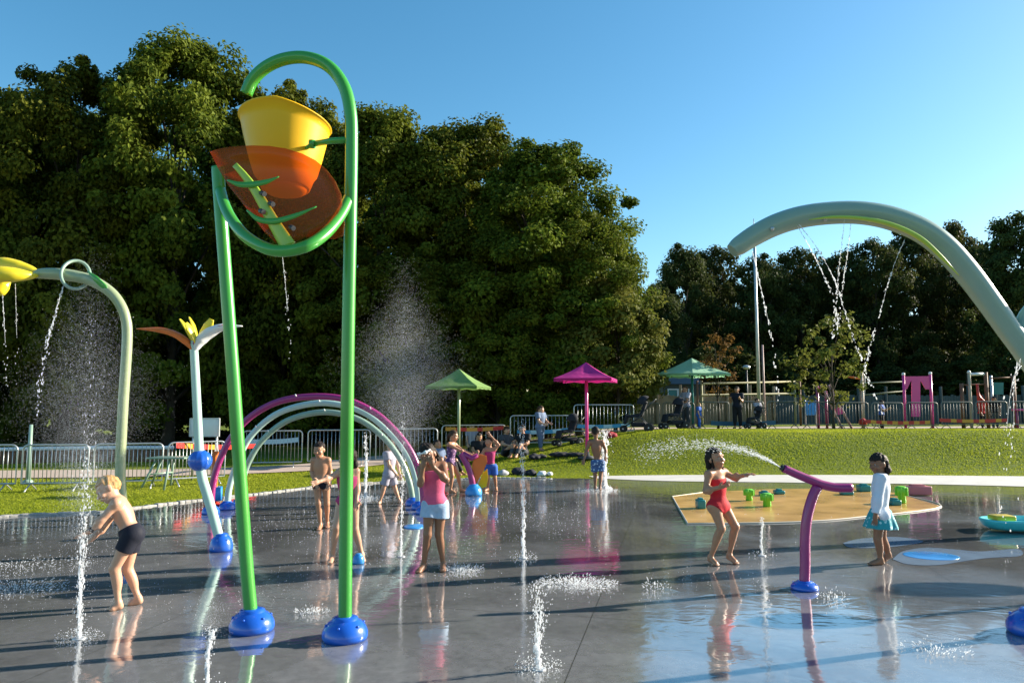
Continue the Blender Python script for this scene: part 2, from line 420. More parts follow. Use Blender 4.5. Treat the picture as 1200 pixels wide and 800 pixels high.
# ------------------------------------------------------------------ trees
def leaf_mesh(name, C, N, size, tint, rs):
    """bent quads: C centres, N normals"""
    n = len(C)
    a = rs.normal(size=(n, 3)); U = np.cross(N, a); U /= np.linalg.norm(U, axis=1, keepdims=True) + 1e-9
    W = np.cross(N, U)
    s = size * rs.uniform(.65, 1.35, (n, 1))
    fold = N * s * rs.uniform(.1, .45, (n, 1))
    p0 = C - U * s * .62; p2 = C + U * s * .62
    p1 = C + W * s * .42 + fold * .6; p3 = C - W * s * .42 + fold * .6
    V = np.stack([p0, p1, p2, p3], 1).reshape(-1, 3)
    i = np.arange(n) * 4
    T = np.concatenate([np.stack([i, i + 1, i + 2], 1), np.stack([i, i + 2, i + 3], 1)])
    c = np.repeat(tint, 4)
    col = np.stack([c, c, c], 1)
    return np_mesh(name, V, T, 3, False, col)
def crown_data(seed, Rr, H, zb, ncl, nleaf, leaf, cr=(.5, 1.1), flat=.55, mid=.36):
    rs = np.random.RandomState(seed)
    ph = rs.uniform(0, 6.28, 6)
    t = rs.uniform(0, 1, ncl) ** .9; th = rs.uniform(0, 6.283, ncl)
    def prof(t, th):
        up = np.sqrt(np.clip(1 - (np.clip(t - mid, 0, 1) / (1 - mid)) ** 2.1, 0, 1))
        lo = .72 + .28 * np.clip(t / mid, 0, 1)
        r = np.where(t > mid, up, lo)
        return Rr * r * (1 + .17 * np.sin(3 * th + ph[0] + 4.5 * t) + .12 * np.sin(5 * th + ph[1] - 8 * t) + .08 * np.sin(9 * th + ph[2] + 13 * t))
    rf = rs.uniform(0, 1, ncl) ** .28
    rad = prof(t, th) * rf * .97
    cz = zb + t * (H - zb) * .96 + rs.normal(0, .15, ncl)
    cc = np.stack([rad * np.cos(th), rad * np.sin(th), cz], 1)
    crr = rs.uniform(cr[0], cr[1], ncl)
    # a few lone leading twigs that break the outline
    k = ncl // 9
    cc[:k] *= np.array([1.07, 1.07, 1.035]); crr[:k] *= .55
    own = rs.randint(0, ncl, nleaf)
    d = rs.normal(size=(nleaf, 3)); d /= np.linalg.norm(d, axis=1, keepdims=True)
    u = rs.uniform(0, 1, (nleaf, 1)) ** .45
    off = d * u * crr[own][:, None]; off[:, 2] *= flat
    off[:, 2] += np.abs(off[:, 0] * .12)
    C = cc[own] + off
    outw = cc[own] - np.array([0, 0, zb + (H - zb) * .3]); outw /= np.linalg.norm(outw, axis=1, keepdims=True) + 1e-6
    N = d * .75 + outw * .5 + rs.normal(size=(nleaf, 3)) * .48 + np.array([0, 0, .3])
    N /= np.linalg.norm(N, axis=1, keepdims=True)
    clt = rs.uniform(0, 1, ncl)
    tint = np.clip(.55 * clt[own] + .45 * rs.uniform(0, 1, nleaf), 0, 1)
    return cc, leaf_mesh('crown', C, N, leaf, tint, rs)
def trunk_mesh(seed, Rr, H, zb, cc, r0, nlimb=16):
    rs = random.Random(seed); mb = MB()
    top = H * .72; n = 7; lean = rs.uniform(-.3, .3)
    ax = [Vector((lean * (i / n) ** 2 + rs.uniform(-.06, .06), rs.uniform(-.06, .06), top * i / n - (.15 if i == 0 else 0))) for i in range(n + 1)]
    mb.tube(ax, [r0 * (1.35 if i == 0 else 1) * (1 - .8 * i / n) for i in range(n + 1)], 9)
    for j in rs.sample(range(len(cc)), min(nlimb, len(cc))):
        e = Vector(cc[j]); k = max(1, min(n - 1, int((e.z * .62) / top * n)))
        s = ax[k]; midp = s.lerp(e, .5) + Vector((0, 0, .12 * (e - s).length))
        mb.tube(spline([s, midp, e], 4), lerps([r0 * .38 * (1 - .5 * k / n), r0 * .2, r0 * .05], 4), 6, cap=False)
    return mb.mesh('trunk')
def make_tree(name, label, group, seed, Rr, H, zb, ncl, nleaf, leaf, mat, r0=.25, **kw):
    t = thing(name, label, 'tree', group=group)
    cc, cm = crown_data(seed, Rr, H, zb, ncl, nleaf, leaf, **kw)
    child_local('crown', cm, t, mat); child_local('trunk', trunk_mesh(seed, Rr, H, zb, cc, r0), t, bark)
    return t
KINDS = [make_tree('broadleaf_tree', '', '', 31, 5.0, 15.0, 1.0, 330, 92000, .16, leaf_big, cr=(.45, 1.15), flat=.62),
         make_tree('broadleaf_tree', '', '', 32, 5.0, 15.0, 1.0, 300, 92000, .16, leaf_big, cr=(.5, 1.25), flat=.62),
         make_tree('broadleaf_tree', '', '', 33, 5.0, 15.0, .7, 340, 96000, .155, leaf_big, cr=(.45, 1.15), flat=.62, mid=.28)]
used = set()
def plant(proto, px, Y, top, half, label, group, H0=15.0, R0=5.0, rz=None):
    first = id(proto) not in used; used.add(id(proto))
    o = proto if first else copy_tree(proto)
    x = xat(px, Y); zb = zf(x, Y)
    h = CAMZ + (477 - top) * Y / F - zb
    o.location = (x, Y, zb); o.rotation_euler = (0, 0, random.uniform(0, 6.28) if rz is None else rz)
    r = half * Y / F / R0
    o.scale = (r, r, h / H0)
    tag(o, label, 'tree', group)
    return o
GB = 'tall trees behind the splash pad'
for k, px, Y, top, half, lab in [
    (0, 200, 31, 24, 122, 'tallest dense broadleaf tree behind the boy bending at the jet'),
    (1, 78, 29.5, 58, 108, 'dense broadleaf tree behind the yellow flower arch, beside the tallest tree'),
    (2, -50, 29, 84, 110, 'broadleaf tree cut off by the left border behind the yellow petals'),
    (1, 330, 33, 88, 98, 'broadleaf tree behind the yellow tipping bucket'),
    (0, 438, 31, 112, 112, 'broadleaf tree just beside the green post of the bucket'),
    (2, 545, 32, 131, 112, 'broadleaf tree above the green umbrella between two taller crowns'),
    (2, 640, 29.5, 163, 118, 'round broadleaf tree with sunlit side above the magenta umbrella'),
    (1, 678, 28.2, 238, 84, 'lower sunlit broadleaf tree at the outer end of the tall tree mass'), (0, 585, 28.6, 262, 90, 'lower broadleaf tree filling the front of the mass between the green and magenta umbrellas'), (1, 470, 29.0, 285, 80, 'lower broadleaf tree behind the spray plume beside the green umbrella')]:
    plant(KINDS[k], px, Y, top, half, lab, GB)
for i, (px, Y, top, half) in enumerate([(20, 41, 130, 110), (150, 43, 120, 110), (290, 42, 130, 100), (400, 43, 150, 110), (510, 42, 190, 105), (610, 43, 230, 95)]):
    plant(KINDS[i % 3], px, Y, top, half, 'dark tree of the back row seen through the gaps of the tall trees', 'back row of dark trees')
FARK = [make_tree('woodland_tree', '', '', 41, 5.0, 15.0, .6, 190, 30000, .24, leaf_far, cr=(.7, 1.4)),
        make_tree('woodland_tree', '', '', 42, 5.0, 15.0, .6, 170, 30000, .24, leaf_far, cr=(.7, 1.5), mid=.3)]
GW = 'woodland trees beyond the playground'
for i, (px, Y, top, half, lab) in enumerate([
    (772, 54, 330, 40, 'low woodland tree between the sunlit tree and the wood'),
    (803, 60, 285, 42, 'woodland tree above the large green umbrella'),
    (842, 64, 284, 44, 'woodland tree beside the top of the thin tall mast'),
    (893, 58, 298, 46, 'woodland tree behind the tall mast'),
    (940, 60, 286, 46, 'woodland tree behind the first crossing water streams'),
    (985, 63, 293, 46, 'woodland tree behind the young sapling'),
    (1030, 58, 274, 46, 'woodland tree under the top of the pale arch'),
    (1075, 61, 264, 48, 'woodland tree behind the pink climbing frame'),
    (1122, 66, 254, 46, 'woodland tree showing above the outside of the pale arch'),
    (1160, 60, 284, 46, 'lower woodland tree behind the brown climbing frame'),
    (1205, 52, 243, 58, 'tall dark woodland tree at the right border behind the arch'),
    (1275, 54, 236, 60, 'woodland tree just past the right border')]):
    plant(FARK[i % 2], px, Y, top, half, lab, GW)
for i in range(11):
    plant(FARK[i % 2], 745 + i * 52 + random.uniform(-12, 12), 76 + random.uniform(-3, 3), 318 + random.uniform(-12, 14), 52,
          'dark tree deep in the wood beyond the playground', 'trees deep in the wood')
# bushes that close the view under the crowns
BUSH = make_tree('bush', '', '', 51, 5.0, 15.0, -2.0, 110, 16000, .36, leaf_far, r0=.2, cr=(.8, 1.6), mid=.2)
for i in range(15):
    px = -30 + i * 52
    o = plant(BUSH, px + random.uniform(-14, 14), 36.5 + random.uniform(-1, 1), 410 + random.uniform(-30, 20), 42, 'dark bush of the undergrowth beneath the tall trees', 'bushes beneath the tall trees')
    o['category'] = 'bush'
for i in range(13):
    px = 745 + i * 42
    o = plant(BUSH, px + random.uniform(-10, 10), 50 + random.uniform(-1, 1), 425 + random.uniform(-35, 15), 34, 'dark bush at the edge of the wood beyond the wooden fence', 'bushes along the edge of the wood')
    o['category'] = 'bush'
# young trees in front
def young(name, label, px, Y, top, half, zb, seed, ncl, nl, leaf, mat, r0, cr):
    x = xat(px, Y); z = zf(x, Y); H = CAMZ + (477 - top) * Y / F - z
    t = make_tree(name, label, None, seed, half * Y / F, H, zb, ncl, nl, leaf, mat, r0=r0, cr=cr, flat=.8)
    t.location = (x, Y, z); return t
young('young_tree', 'slender young tree with sparse yellow-green leaves among the falling streams', 975, 27, 366, 44, 1.0, 61, 42, 1500, .13, leaf_young, .05, (.2, .5))
young('young_tree', 'bushy sunlit young tree on a dark trunk beside the magenta umbrella', 722, 27, 330, 62, 1.35, 62, 130, 15000, .13, leaf_young, .07, (.3, .6))
young('sapling', 'thin sapling with rusty dry leaves beside the large green umbrella', 841, 27.5, 392, 27, 1.3, 63, 34, 800, .10, leaf_dry, .045, (.15, .35))
# ------------------------------------------------------------------ mown grass blades
def grass():
    rs = np.random.RandomState(5); n = 430000
    Yy = 10.3 + 18.5 * rs.uniform(0, 1, n) ** 1.15; u = rs.uniform(-.76, .76, n); xx = u * Yy
    ok = ~in_poly(xx, Yy, PAD) & ~((Yy < 18.4) & (xx > 1.6) & in_poly(xx, Yy, [Vector((p[0], p[1], 0)) for p in rim]))
    path = Yy > 17.9 + .27 * (xx + 13.5); ok &= ~((xx < -6) & path & (Yy < 20.4 + .27 * (xx + 13.5)))
    ok &= ~(Yy > 24.5)
    xx, Yy = xx[ok], Yy[ok]; n = len(xx); z = zt(xx, Yy)
    a = rs.uniform(0, 6.283, n); h = rs.uniform(.012, .032, n) * (1 + .3 * np.sin(xx * 1.1) * np.sin(Yy * 1.3)); w = rs.uniform(.006, .012, n) * (Yy / 13)
    dx, dy = np.cos(a) * w, np.sin(a) * w; lx, ly = rs.normal(0, .022, n), rs.normal(0, .022, n)
    V = np.stack([np.stack([xx - dx, Yy - dy, z], 1), np.stack([xx + dx, Yy + dy, z], 1), np.stack([xx + lx, Yy + ly, z + h], 1)], 1).reshape(-1, 3)
    t = np.clip(rs.uniform(0, 1, n) * .28 + .36 + .22 * np.sin(xx * .8 + 1) * np.sin(Yy * .9) + .13 * np.sin(xx * 2.3 + 2 * np.sin(Yy * 1.7)) * np.sin(Yy * 2.9 + xx * .6), 0, 1)
    t = np.repeat(t, 3)
    me = np_mesh('grass', V, np.arange(3 * n).reshape(-1, 3), 3, False, np.stack([t, t, t], 1))
    tag(link('grass', me, None, grass_blade), 'short mown grass of the lawn and the low mound', 'grass', kind='stuff')
grass()
# ------------------------------------------------------------------ water play features
def dome(mb, c, r, h=None, bolts=True):
    h = h or r * .8
    prof = [(r * 1.0, 0), (r * 1.04, h * .16), (r * 1.03, h * .36), (r * .93, h * .6), (r * .76, h * .8), (r * .60, h * .90), (r * .585, h * .91), (r * .57, h * 1.0), (r * .40, h * 1.06), (.001, h * 1.06)]
    mb.lathe(prof, c, 36)
    for k in range(6):
        a = k * math.pi / 3 + .4
        p = Vector(c) + Vector((math.cos(a) * r * .85, math.sin(a) * r * .85, h * .7))
        mb.ball(p, r * .07, 8)
def base_part(parent, c, r, h=None, mat=None, name='dome_base'):
    mb = MB(); dome(mb, c, r, h); return mb.build(name, mat or blue_paint, parent)
def pxs(pts, Y):
    """pixel outline -> world points; entries (px, py[, dy])"""
    return [at(p[0], p[1], Y + (p[2] if len(p) > 2 else 0)) for p in pts]
def flange(mb, p, d, r):
    d = Vector(d).normalized()
    mb.tube([Vector(p) - d * .006, Vector(p) + d * .006], r, 20)
# --- the tipping bucket on two green posts
def tipping_bucket():
    pr = gnd(404, 748); pl = gnd(295, 738)
    Yr, Yl = pr.y, pl.y
    root = thing('tipping_bucket', 'tall green frame of two posts with yellow tipping bucket and orange leaf panel', 'water feature', (0, 0, 0))
    root.location = ((pr.x + pl.x) / 2, (pr.y + pl.y) / 2, 0)
    # right post and hook
    mb = MB()
    P = [Vector((pr.x, pr.y, .05))] + pxs([(405.5, 600), (408, 400), (411, 240), (412, 170), (411, 135), (404.5, 105), (391, 82), (373, 68), (350, 61.5), (326, 63), (305, 71), (289, 84), (279.5, 100)], Yr)
    for i, p in enumerate(P):
        if i > 5: p.y = Yr + .02 * (i - 5)
    mb.tube(spline(P, 7), .048, 22)
    mb.build('hooked_post', green_paint, root)
    mb = MB()
    P = [Vector((pl.x, pl.y, .05))] + pxs([(288, 650), (274, 450), (262, 290), (256.5, 215), (255.5, 196)], Yl)
    mb.tube(spline(P, 6), .049, 22); mb.build('post', green_paint, root)
    # hoop between the posts
    mb = MB()
    P = [at(258, 222, Yl), at(263, 240, Yl - .16), at(272, 258, Yl - .30), at(288, 277, Yl - .46), at(312, 291, Yl - .58), at(335, 294, Yl - .62), at(360, 288, Yr - .42), at(382, 273, Yr - .30), at(399, 252, Yr - .12), at(410, 230, Yr + .015)]
    mb.tube(spline(P, 6), .042, 18); mb.build('hoop', green_paint, root)
    base_part(root, (pl.x, pl.y, 0), .158, .15); base_part(root, (pr.x, pr.y, 0), .158, .15)
    # bucket: open vessel, tilted
    Yb = 5.8
    top = at(340, 137, Yb); bot = at(335, 227, Yb)
    H = (top - bot).length
    ax = Matrix.Rotation(R(9), 3, 'Y') @ Matrix.Rotation(R(-5), 3, 'X')
    prof = [(.001, 0), (.10, 0), (.150, .012), (.172, .04), (.20, .10 * H / .65)]
    for t in (.25, .4, .55, .7, .85, 1.0): prof.append((.160 + .195 * t ** .58, H * t))
    prof += [(prof[-1][0] + .012, H + .004), (prof[-1][0] + .010, H + .018), (prof[-1][0] - .012, H + .016)]
    for t in (.85, .6, .3, .06): prof.append((.150 + .195 * t ** .58, H * t))
    prof.append((.001, H * .05))
    mb = MB(); mb.lathe(prof, (0, 0, 0), 56)
    ax = Matrix.Rotation(R(-3), 3, 'Y') @ Matrix.Rotation(R(-4), 3, 'X')
    mb.v = [tuple(bot + ax @ Vector((v[0], v[1], v[2] - .27 * max(0, v[0] - .03) * (v[2] / H) ** 3))) for v in mb.v]
    mb.build('bucket', yellow_paint, root)
    # pivot arm
    mb = MB()
    a = at(408, 164, Yr); b_ = at(366, 169, Yb - .22)
    mb.tube([a, a.lerp(b_, .5) + Vector((0, 0, .008)), b_], .024, 12); mb.tube([b_ + Vector((.02, 0, 0)), b_ - Vector((.02, 0, 0))], .036, 14)
    mb.tube([b_, at(352, 178, Yb - .10)], .016, 10); mb.build('pivot_arm', green_paint, root)
    # translucent leaf
    m, nt, out = newmat('orange_acrylic')
    tr = node(nt, 'ShaderNodeBsdfTransparent'); tr.inputs['Color'].default_value = (1, .50, .16, 1)
    pb = node(nt, 'ShaderNodeBsdfPrincipled'); pb.inputs['Base Color'].default_value = (.52, .20, .04, 1); pb.inputs['Roughness'].default_value = .15
    tl = node(nt, 'ShaderNodeBsdfTranslucent'); tl.inputs['Color'].default_value = (.7, .28, .05, 1)
    m1 = node(nt, 'ShaderNodeMixShader'); m1.inputs[0].default_value = .45
    nt.links.new(pb.outputs[0], m1.inputs[1]); nt.links.new(pb.outputs[0], m1.inputs[2])
    m2 = node(nt, 'ShaderNodeMixShader'); m2.inputs[0].default_value = .25
    nt.links.new(tr.outputs[0], m2.inputs[1]); nt.links.new(m1.outputs[0], m2.inputs[2]); nt.links.new(m2.outputs[0], out.inputs['Surface'])
    def leaf(outline, mid, name, dip, Y0, Y1):
        """outline: closed pixel loop from the tip; curved sheet with thickness"""
        ce = mid; mb = MB(); n = len(outline); rings = 5; vs = []
        ys = [p[1] for p in outline]; y0, y1 = min(ys), max(ys)
        def P3(px, py, k):
            Y = Y0 + (Y1 - Y0) * (py - y0) / (y1 - y0)
            return at(px, py, Y + dip * (1 - k * k))
        for s_ in (0, .006):
            for r_ in range(rings):
                k = (r_ + 1) / rings
                for (x, y) in outline:
                    p = P3(ce[0] + (x - ce[0]) * k, ce[1] + (y - ce[1]) * k, k); p.y += s_; vs.append(p)
        vs.append(P3(*ce, 0)); c0 = len(vs) - 1; q = P3(*ce, 0); q.y += .006; vs.append(q); c1 = len(vs) - 1
        fs = []; o = rings * n
        for i in range(n):
            j = (i + 1) % n
            fs += [(c0, i, j), (c1, o + j, o + i)]
            for r_ in range(rings - 1):
                fs.append((r_ * n + i, (r_ + 1) * n + i, (r_ + 1) * n + j, r_ * n + j))
                fs.append((o + r_ * n + i, o + r_ * n + j, o + (r_ + 1) * n + j, o + (r_ + 1) * n + i))
            e = (rings - 1) * n
            fs.append((e + i, o + e + i, o + e + j, e + j))
        mb.add(vs, fs, True); return mb.build(name, m, root)
    o1 = [(246, 178), (258, 174), (275, 171.5), (295, 170.5), (315, 171), (335, 174), (354, 180), (370, 188), (383, 199), (393, 212), (400, 228), (401, 240), (396, 250), (384, 262), (366, 274), (346, 283), (330, 286), (322, 284), (310, 272), (297, 255), (283, 237), (268, 218), (256, 198)]
    leaf(o1, (325, 225), 'leaf_panel', .10, 5.27, 5.14)
    o2 = [(401, 247), (404, 262), (402, 276), (392, 280), (375, 279), (358, 278), (362, 270), (384, 262)]
    leaf(o2, (386, 270), 'leaf_panel', .03, 5.42, 5.38)
    # rib with toothed cross veins
    mb = MB()
    P = pxs([(275, 193), (288, 208), (302, 228), (318, 256), (330, 276), (338, 289)], 5.10)
    mb.tube(spline(P, 4), lerps([.020, .026, .034, .042, .050, .058], 4), 10, flat=.25)
    mb.build('leaf_rib', lime_paint, root)
    for pts in ([(266, 211), (280, 216), (296, 216), (312, 213), (327, 207)], [(289, 246), (303, 257), (322, 259), (345, 253), (371, 242)]):
        mb = MB(); P = pxs(pts, 5.08)
        mb.tube(spline(P, 4), lerps([.006, .020, .022, .018, .004], 4), 10, flat=.4); mb.build('leaf_vein', green_paint, root)
    for (px, py) in ((306, 226), (316, 238), (340, 266), (305, 247)):
        mb = MB(); mb.tube([at(px, py, 5.09), at(px + 4, py + 1.5, 5.06)], .018, 8); mb.build('spray_nozzle', dark_metal, root)
tipping_bucket()
# --- yellow flower arch, left
def flower_arch():
    Y = 7.55
    root = thing('flower_arch', 'bent olive post with yellow petals and a curled ring, behind the bending boy', 'water feature', (xat(150, Y), Y, 0))
    b0 = gnd(153, 668)
    P = [Vector((b0.x, Y, .03))] + pxs([(146, 620), (141, 560), (144, 480), (149, 400), (147, 372), (138, 352), (124, 338), (104, 327.5), (78, 322), (55, 320.5), (42, 321)], Y)
    mb = MB(); mb.tube(spline(P, 6), lerps([.05] * 6 + [.052, .055, .058, .062, .058, .046], 6), 20)
    # broad leaf blade lying on the bend
    mb.build('bent_post', olive_paint, root)
    mb = MB(); mb.tube(spline(pxs([(103, 318, -.03), (112, 327, -.05), (122, 336, -.05), (128, 343, -.03)], Y), 5), lerps([.006, .035, .03, .004], 5), 10, flat=.35); mb.build('leaf_blade', green_paint, root)
    # curled ring
    P = []
    for k in range(33):
        a = 2 * math.pi * k / 32
        P.append(at(88.5 + 17 * math.cos(a), 322 + 16.5 * math.sin(a), Y + .12 * math.cos(a + .6)))
    mb = MB(); mb.tube(P[:-1] + [P[0]], .017, 10, cap=False); mb.build('ring', pale_paint, root)
    mb = MB(); mb.tube(pxs([(58, 320.5), (44, 321)], Y), [.052, .045], 14); mb.build('petal_collar', white_paint, root)
    # petals: folded blades
    def petal(pts, w, flatten=.55, name='petal'):
        mb = MB(); P = spline(pxs(pts, Y), 6); mb.tube(P, lerps(w, 6), 14, flat=flatten); mb.build(name, petal_paint, root)
    petal([(47, 322), (38, 318), (22, 315), (4, 312), (-18, 313), (-40, 320)], [.012, .05, .085, .095, .08, .01], .8)
    petal([(46, 323, -.02), (34, 323, -.12), (16, 322, -.2), (-6, 322, -.24), (-30, 332, -.2)], [.01, .045, .075, .085, .01], .9)
    petal([(12, 330, .05), (6, 334, .02), (-1, 340, 0), (-10, 344, 0)], [.012, .055, .07, .01], .8)
    base_part(root, (b0.x, Y, 0), .09, .09)
flower_arch()
# --- leaf flower on a bent pale stem with two blue balls
def ball_flower():
    Y = 8.6; b0 = gnd(259, 645)
    root = thing('ball_flower', 'pale bent stem with blue ball, yellow petals and two drooping leaves at its top', 'water feature', (b0.x, b0.y, 0))
    Y = b0.y
    P = [Vector((b0.x, Y, .05))] + pxs([(252, 612), (243, 580), (237, 560), (234, 540), (232, 500), (229, 440), (227, 405), (226, 402)], Y)
    mb = MB(); mb.tube(spline(P, 6), lerps([.055, .055, .055, .055, .055, .05, .048, .046, .03], 6), 18); mb.build('stem', mint_paint, root)
    # ribbed blue ball
    mb = MB(); c = at(234.5, 539.5, Y); rr = 13 * Y / F
    vs = []; n = 48; h = 18
    for i in range(h + 1):
        t = math.pi * i / h
        for k in range(n):
            a = 2 * math.pi * k / n; r = rr * (1 + .05 * abs(math.cos(6 * a)) * math.sin(t))
            vs.append(c + Vector((r * math.sin(t) * math.cos(a), r * math.sin(t) * math.sin(a), rr * .95 * math.cos(t))))
    mb.add(vs, [(i * n + k, (i + 1) * n + k, (i + 1) * n + (k + 1) % n, i * n + (k + 1) % n) for i in range(h) for k in range(n)], True)
    mb.build('ball', blue_paint, root)
    mb = MB(); dome(mb, (b0.x, Y, 0), .125, .19); mb.build('dome_base', blue_paint, root)
    def blade(pts, w, mat, name, fl=.22):
        mb = MB(); mb.tube(spline(pxs(pts, Y), 6), lerps(w, 6), 12, flat=fl); mb.build(name, mat, root)
    blade([(227, 410), (218, 400), (204, 391), (186, 386.5), (160, 385)], [.02, .04, .04, .032, .006], orange_paint, 'drooping_leaf', 2.2)
    blade([(229, 410), (236, 398), (247, 389), (262, 383), (284, 382)], [.025, .06, .06, .04, .006], white_paint, 'drooping_leaf', 1.8)
    blade([(229, 404, -.02), (236, 393, -.05), (247, 386, -.06), (262, 380.5, -.06)], [.01, .02, .02, .004], red_paint, 'leaf_edge', 1.5)
    for i, pts in enumerate(([(227, 404), (222, 392), (217, 382), (211, 374)], [(229, 404, .05), (229, 390, .1), (226, 380, .14), (222, 372, .16)], [(231, 402), (238, 391), (244, 382), (248, 374)], [(230, 404, -.04), (227, 394, -.1), (222, 385, -.14), (218, 378, -.16)])):
        blade(pts, [.015, .05, .062, .03], petal_paint, 'petal', .3)
    mb = MB(); mb.ball(at(230, 403, Y), .05, 12); mb.build('flower_heart', magenta_paint, root)
ball_flower()
# --- three walk-through arches
def arches():
    for (pts, r, mat, lab, dy, capx) in [
        ([(247, 598), (249, 570), (256, 543), (270, 514), (295, 487), (328, 470), (368, 464.5), (405, 468), (440, 484), (466, 508), (484, 534), (494, 565), (497, 600)], .052, magenta_paint, 'magenta tubular water arch, the tallest of the three', -.25, 1),
        ([(266, 597), (269, 570), (277, 545), (293, 512), (322, 486), (358, 474), (392, 473), (428, 484), (458, 508), (478, 535), (488, 565), (491, 600)], .05, mint_paint, 'mint tubular water arch close under the magenta arch', .25, 1),
        ([(282, 593), (285, 562), (292, 540), (308, 515), (334, 494), (366, 484), (396, 484), (426, 494), (452, 515), (470, 540), (480, 566), (484, 594)], .05, pale_paint, 'grey-green tubular water arch, innermost and lowest of the three', .75, 1)]:
        Y = 11.95 + dy
        root = thing('water_arch', lab, 'water arch', (xat(368, Y), Y, 0), group='walk-through water arches')
        P = pxs(pts, Y); P[0].z = .03; P[-1].z = .03
        mb = MB(); mb.tube(spline(P, 6), r, 16); mb.build('arch_tube', mat, root)
        for p in (P[0], P[-1]): base_part(root, (p.x, p.y, 0), .13, .13)
        S = spline(P, 6)
        for k in (20, 33, 47):
            if k >= len(S): continue
            mb = MB(); p = S[k]; mb.tube([p + Vector((0, -.03, .02)), p + Vector((0, -.085, .055))], [.014, .008], 8); mb.build('nozzle', white_paint, root)
arches()
# --- big pale arch at the right
def big_arch():
    Y = 10.1; SC = Y / 7.6
    foot = at(1292, 660, Y)
    root = thing('giant_arch', 'huge pale green curved arch with a lime rib, reaching in over the pad', 'water arch', (foot.x, Y, 0))
    P = pxs([(858, 294), (866, 288), (885, 275.5), (910, 263), (940, 254), (975, 249.5), (1010, 249.5), (1045, 256), (1080, 270), (1108, 291), (1134, 320), (1158, 352), (1180, 383), (1205, 418), (1240, 478), (1272, 560), (1290, 650)], Y)
    P.append(Vector((P[-1].x + .02, Y, .02)))
    w = [.075, .098, .108, .114, .116, .117, .119, .122, .125, .126, .122, .115, .112, .11, .09, .07, .06, .06]
    w = [q * SC for q in w]
    mb = MB(); mb.tube(spline(P, 7), lerps(w, 7), 26, flat=1.1); mb.build('arch_tube', pale_paint, root)
    mb = MB()
    L = pxs([(948, 257.5, -0.226), (975, 254.5, -0.233), (1010, 256, -0.239), (1045, 263.5, -0.253), (1078, 279, -0.266), (1104, 302, -0.259), (1124, 323, -0.239)], Y)
    mb.tube(spline(L, 6), lerps([.005, .023, .028, .031, .031, .023, .004], 6), 10, flat=1.4); mb.build('lime_rib', lime_paint, root)
    br = pxs([(1188, 404), (1194, 390), (1203, 368), (1214, 345)], Y)
    mb = MB(); mb.tube(spline(br, 6), lerps([.115, .11, .09, .03], 6), 20); mb.build('branch_tube', pale_paint, root)
    for (px, py) in ((967, 257), (1019, 258), (1083, 284), (905, 268)):
        mb = MB(); mb.ball(at(px, py, Y - .17), .03, 10); mb.build('nozzle', galv, root)
    base_part(root, (foot.x + .02, Y, 0), .3, .26)
big_arch()
# --- magenta water cannon
def cannon():
    b0 = gnd(943, 690); Y = b0.y
    root = thing('water_cannon', 'magenta water cannon with tilted barrel between the two girls', 'water cannon', (b0.x, Y, 0))
    mb = MB(); P = [Vector((b0.x, Y, .06))] + pxs([(943.5, 660), (943.5, 630), (946, 605), (952, 583), (958, 570)], Y)
    mb.tube(spline(P, 6), 0.046, 18); mb.build('curved_post', magenta_paint, root)
    mb = MB(); P = pxs([(918, 548.5), (935, 556), (952, 563), (965, 568), (980, 571), (998, 571.5)], Y)
    mb.tube(spline(P, 6), [.037, .039, .041, .041], 20); mb.build('barrel', magenta_paint, root)
    mb = MB(); mb.tube(pxs([(918, 548.6), (915, 547.2)], Y), [.030, .026], 14); mb.build('spout', dark_metal, root)
    base_part(root, (b0.x, Y, 0), .118, .075)
cannon()
# --- second magenta cannon with an orange and yellow fin, far
def wing_cannon():
    b0 = gnd(555, 580); Y = b0.y
    root = thing('fin_cannon', 'magenta spray post with orange and yellow fin on a blue dome, between two children', 'water cannon', (b0.x, Y, 0))
    mb = MB(); mb.tube(spline([Vector((b0.x, Y, .05))] + pxs([(553, 562), (549, 548), (543, 536), (540, 531)], Y), 6), .06, 16); mb.build('curved_post', magenta_paint, root)
    mb = MB(); mb.tube(pxs([(543, 531), (553, 537), (560, 533)], Y), [.045, .05, .04], 12); mb.build('barrel', magenta_paint, root)
    def fin(pts, mat, name, y0):
        mb = MB(); A = pxs(pts, Y + y0); B = [p + Vector((0, .03, 0)) for p in A]; n = len(A)
        mb.add(A + B, [tuple(range(n)), tuple(range(n, 2 * n))[::-1]] + [(i, n + i, n + (i + 1) % n, (i + 1) % n) for i in range(n)]); mb.build(name, mat, root)
    fin([(553, 545), (556, 536), (563, 532), (570, 534), (571, 541), (566, 553), (560, 563), (556, 570)], orange_paint, 'orange_fin', .02)
    fin([(560, 568), (566, 554), (571, 549), (572, 560), (570, 570), (563, 572)], yellow_paint, 'yellow_fin', .06)
    base_part(root, (b0.x, Y, 0), .155, .2, sky_paint)
wing_cannon()
# --- low posts near the border and small parts on the pad
def stub(name, lab, px, py, r, h, mat, cat='nozzle'):
    p = gnd(px, py); mb = MB(); dome(mb, (p.x, p.y, 0), r, h)
    return tag(mb.build(name, mat), lab, cat)
stub('ground_nozzle', 'small sky blue dome nozzle beside the feet of the girl behind the green post', 420, 660, .06, .10, sky_paint)
def orange_post():
    p = gnd(250, 596); Y = p.y
    root = thing('orange_post', 'orange post with blue hub standing behind the blue ball stem', 'post', (p.x, Y, 0))
    mb = MB(); mb.tube([(p.x, Y, .05), (p.x, Y, CAMZ + (477 - 528) * Y / F)], .055, 14); mb.build('post', orange_paint, root)
    mb = MB(); mb.tube([(p.x + .03, Y - .02, .14), (p.x + .03, Y - .02, .36)], [.11, .11], 18); mb.build('hub', sky_paint, root)
    base_part(root, (p.x + .03, Y, 0), .1, .1, red_paint)
orange_post()
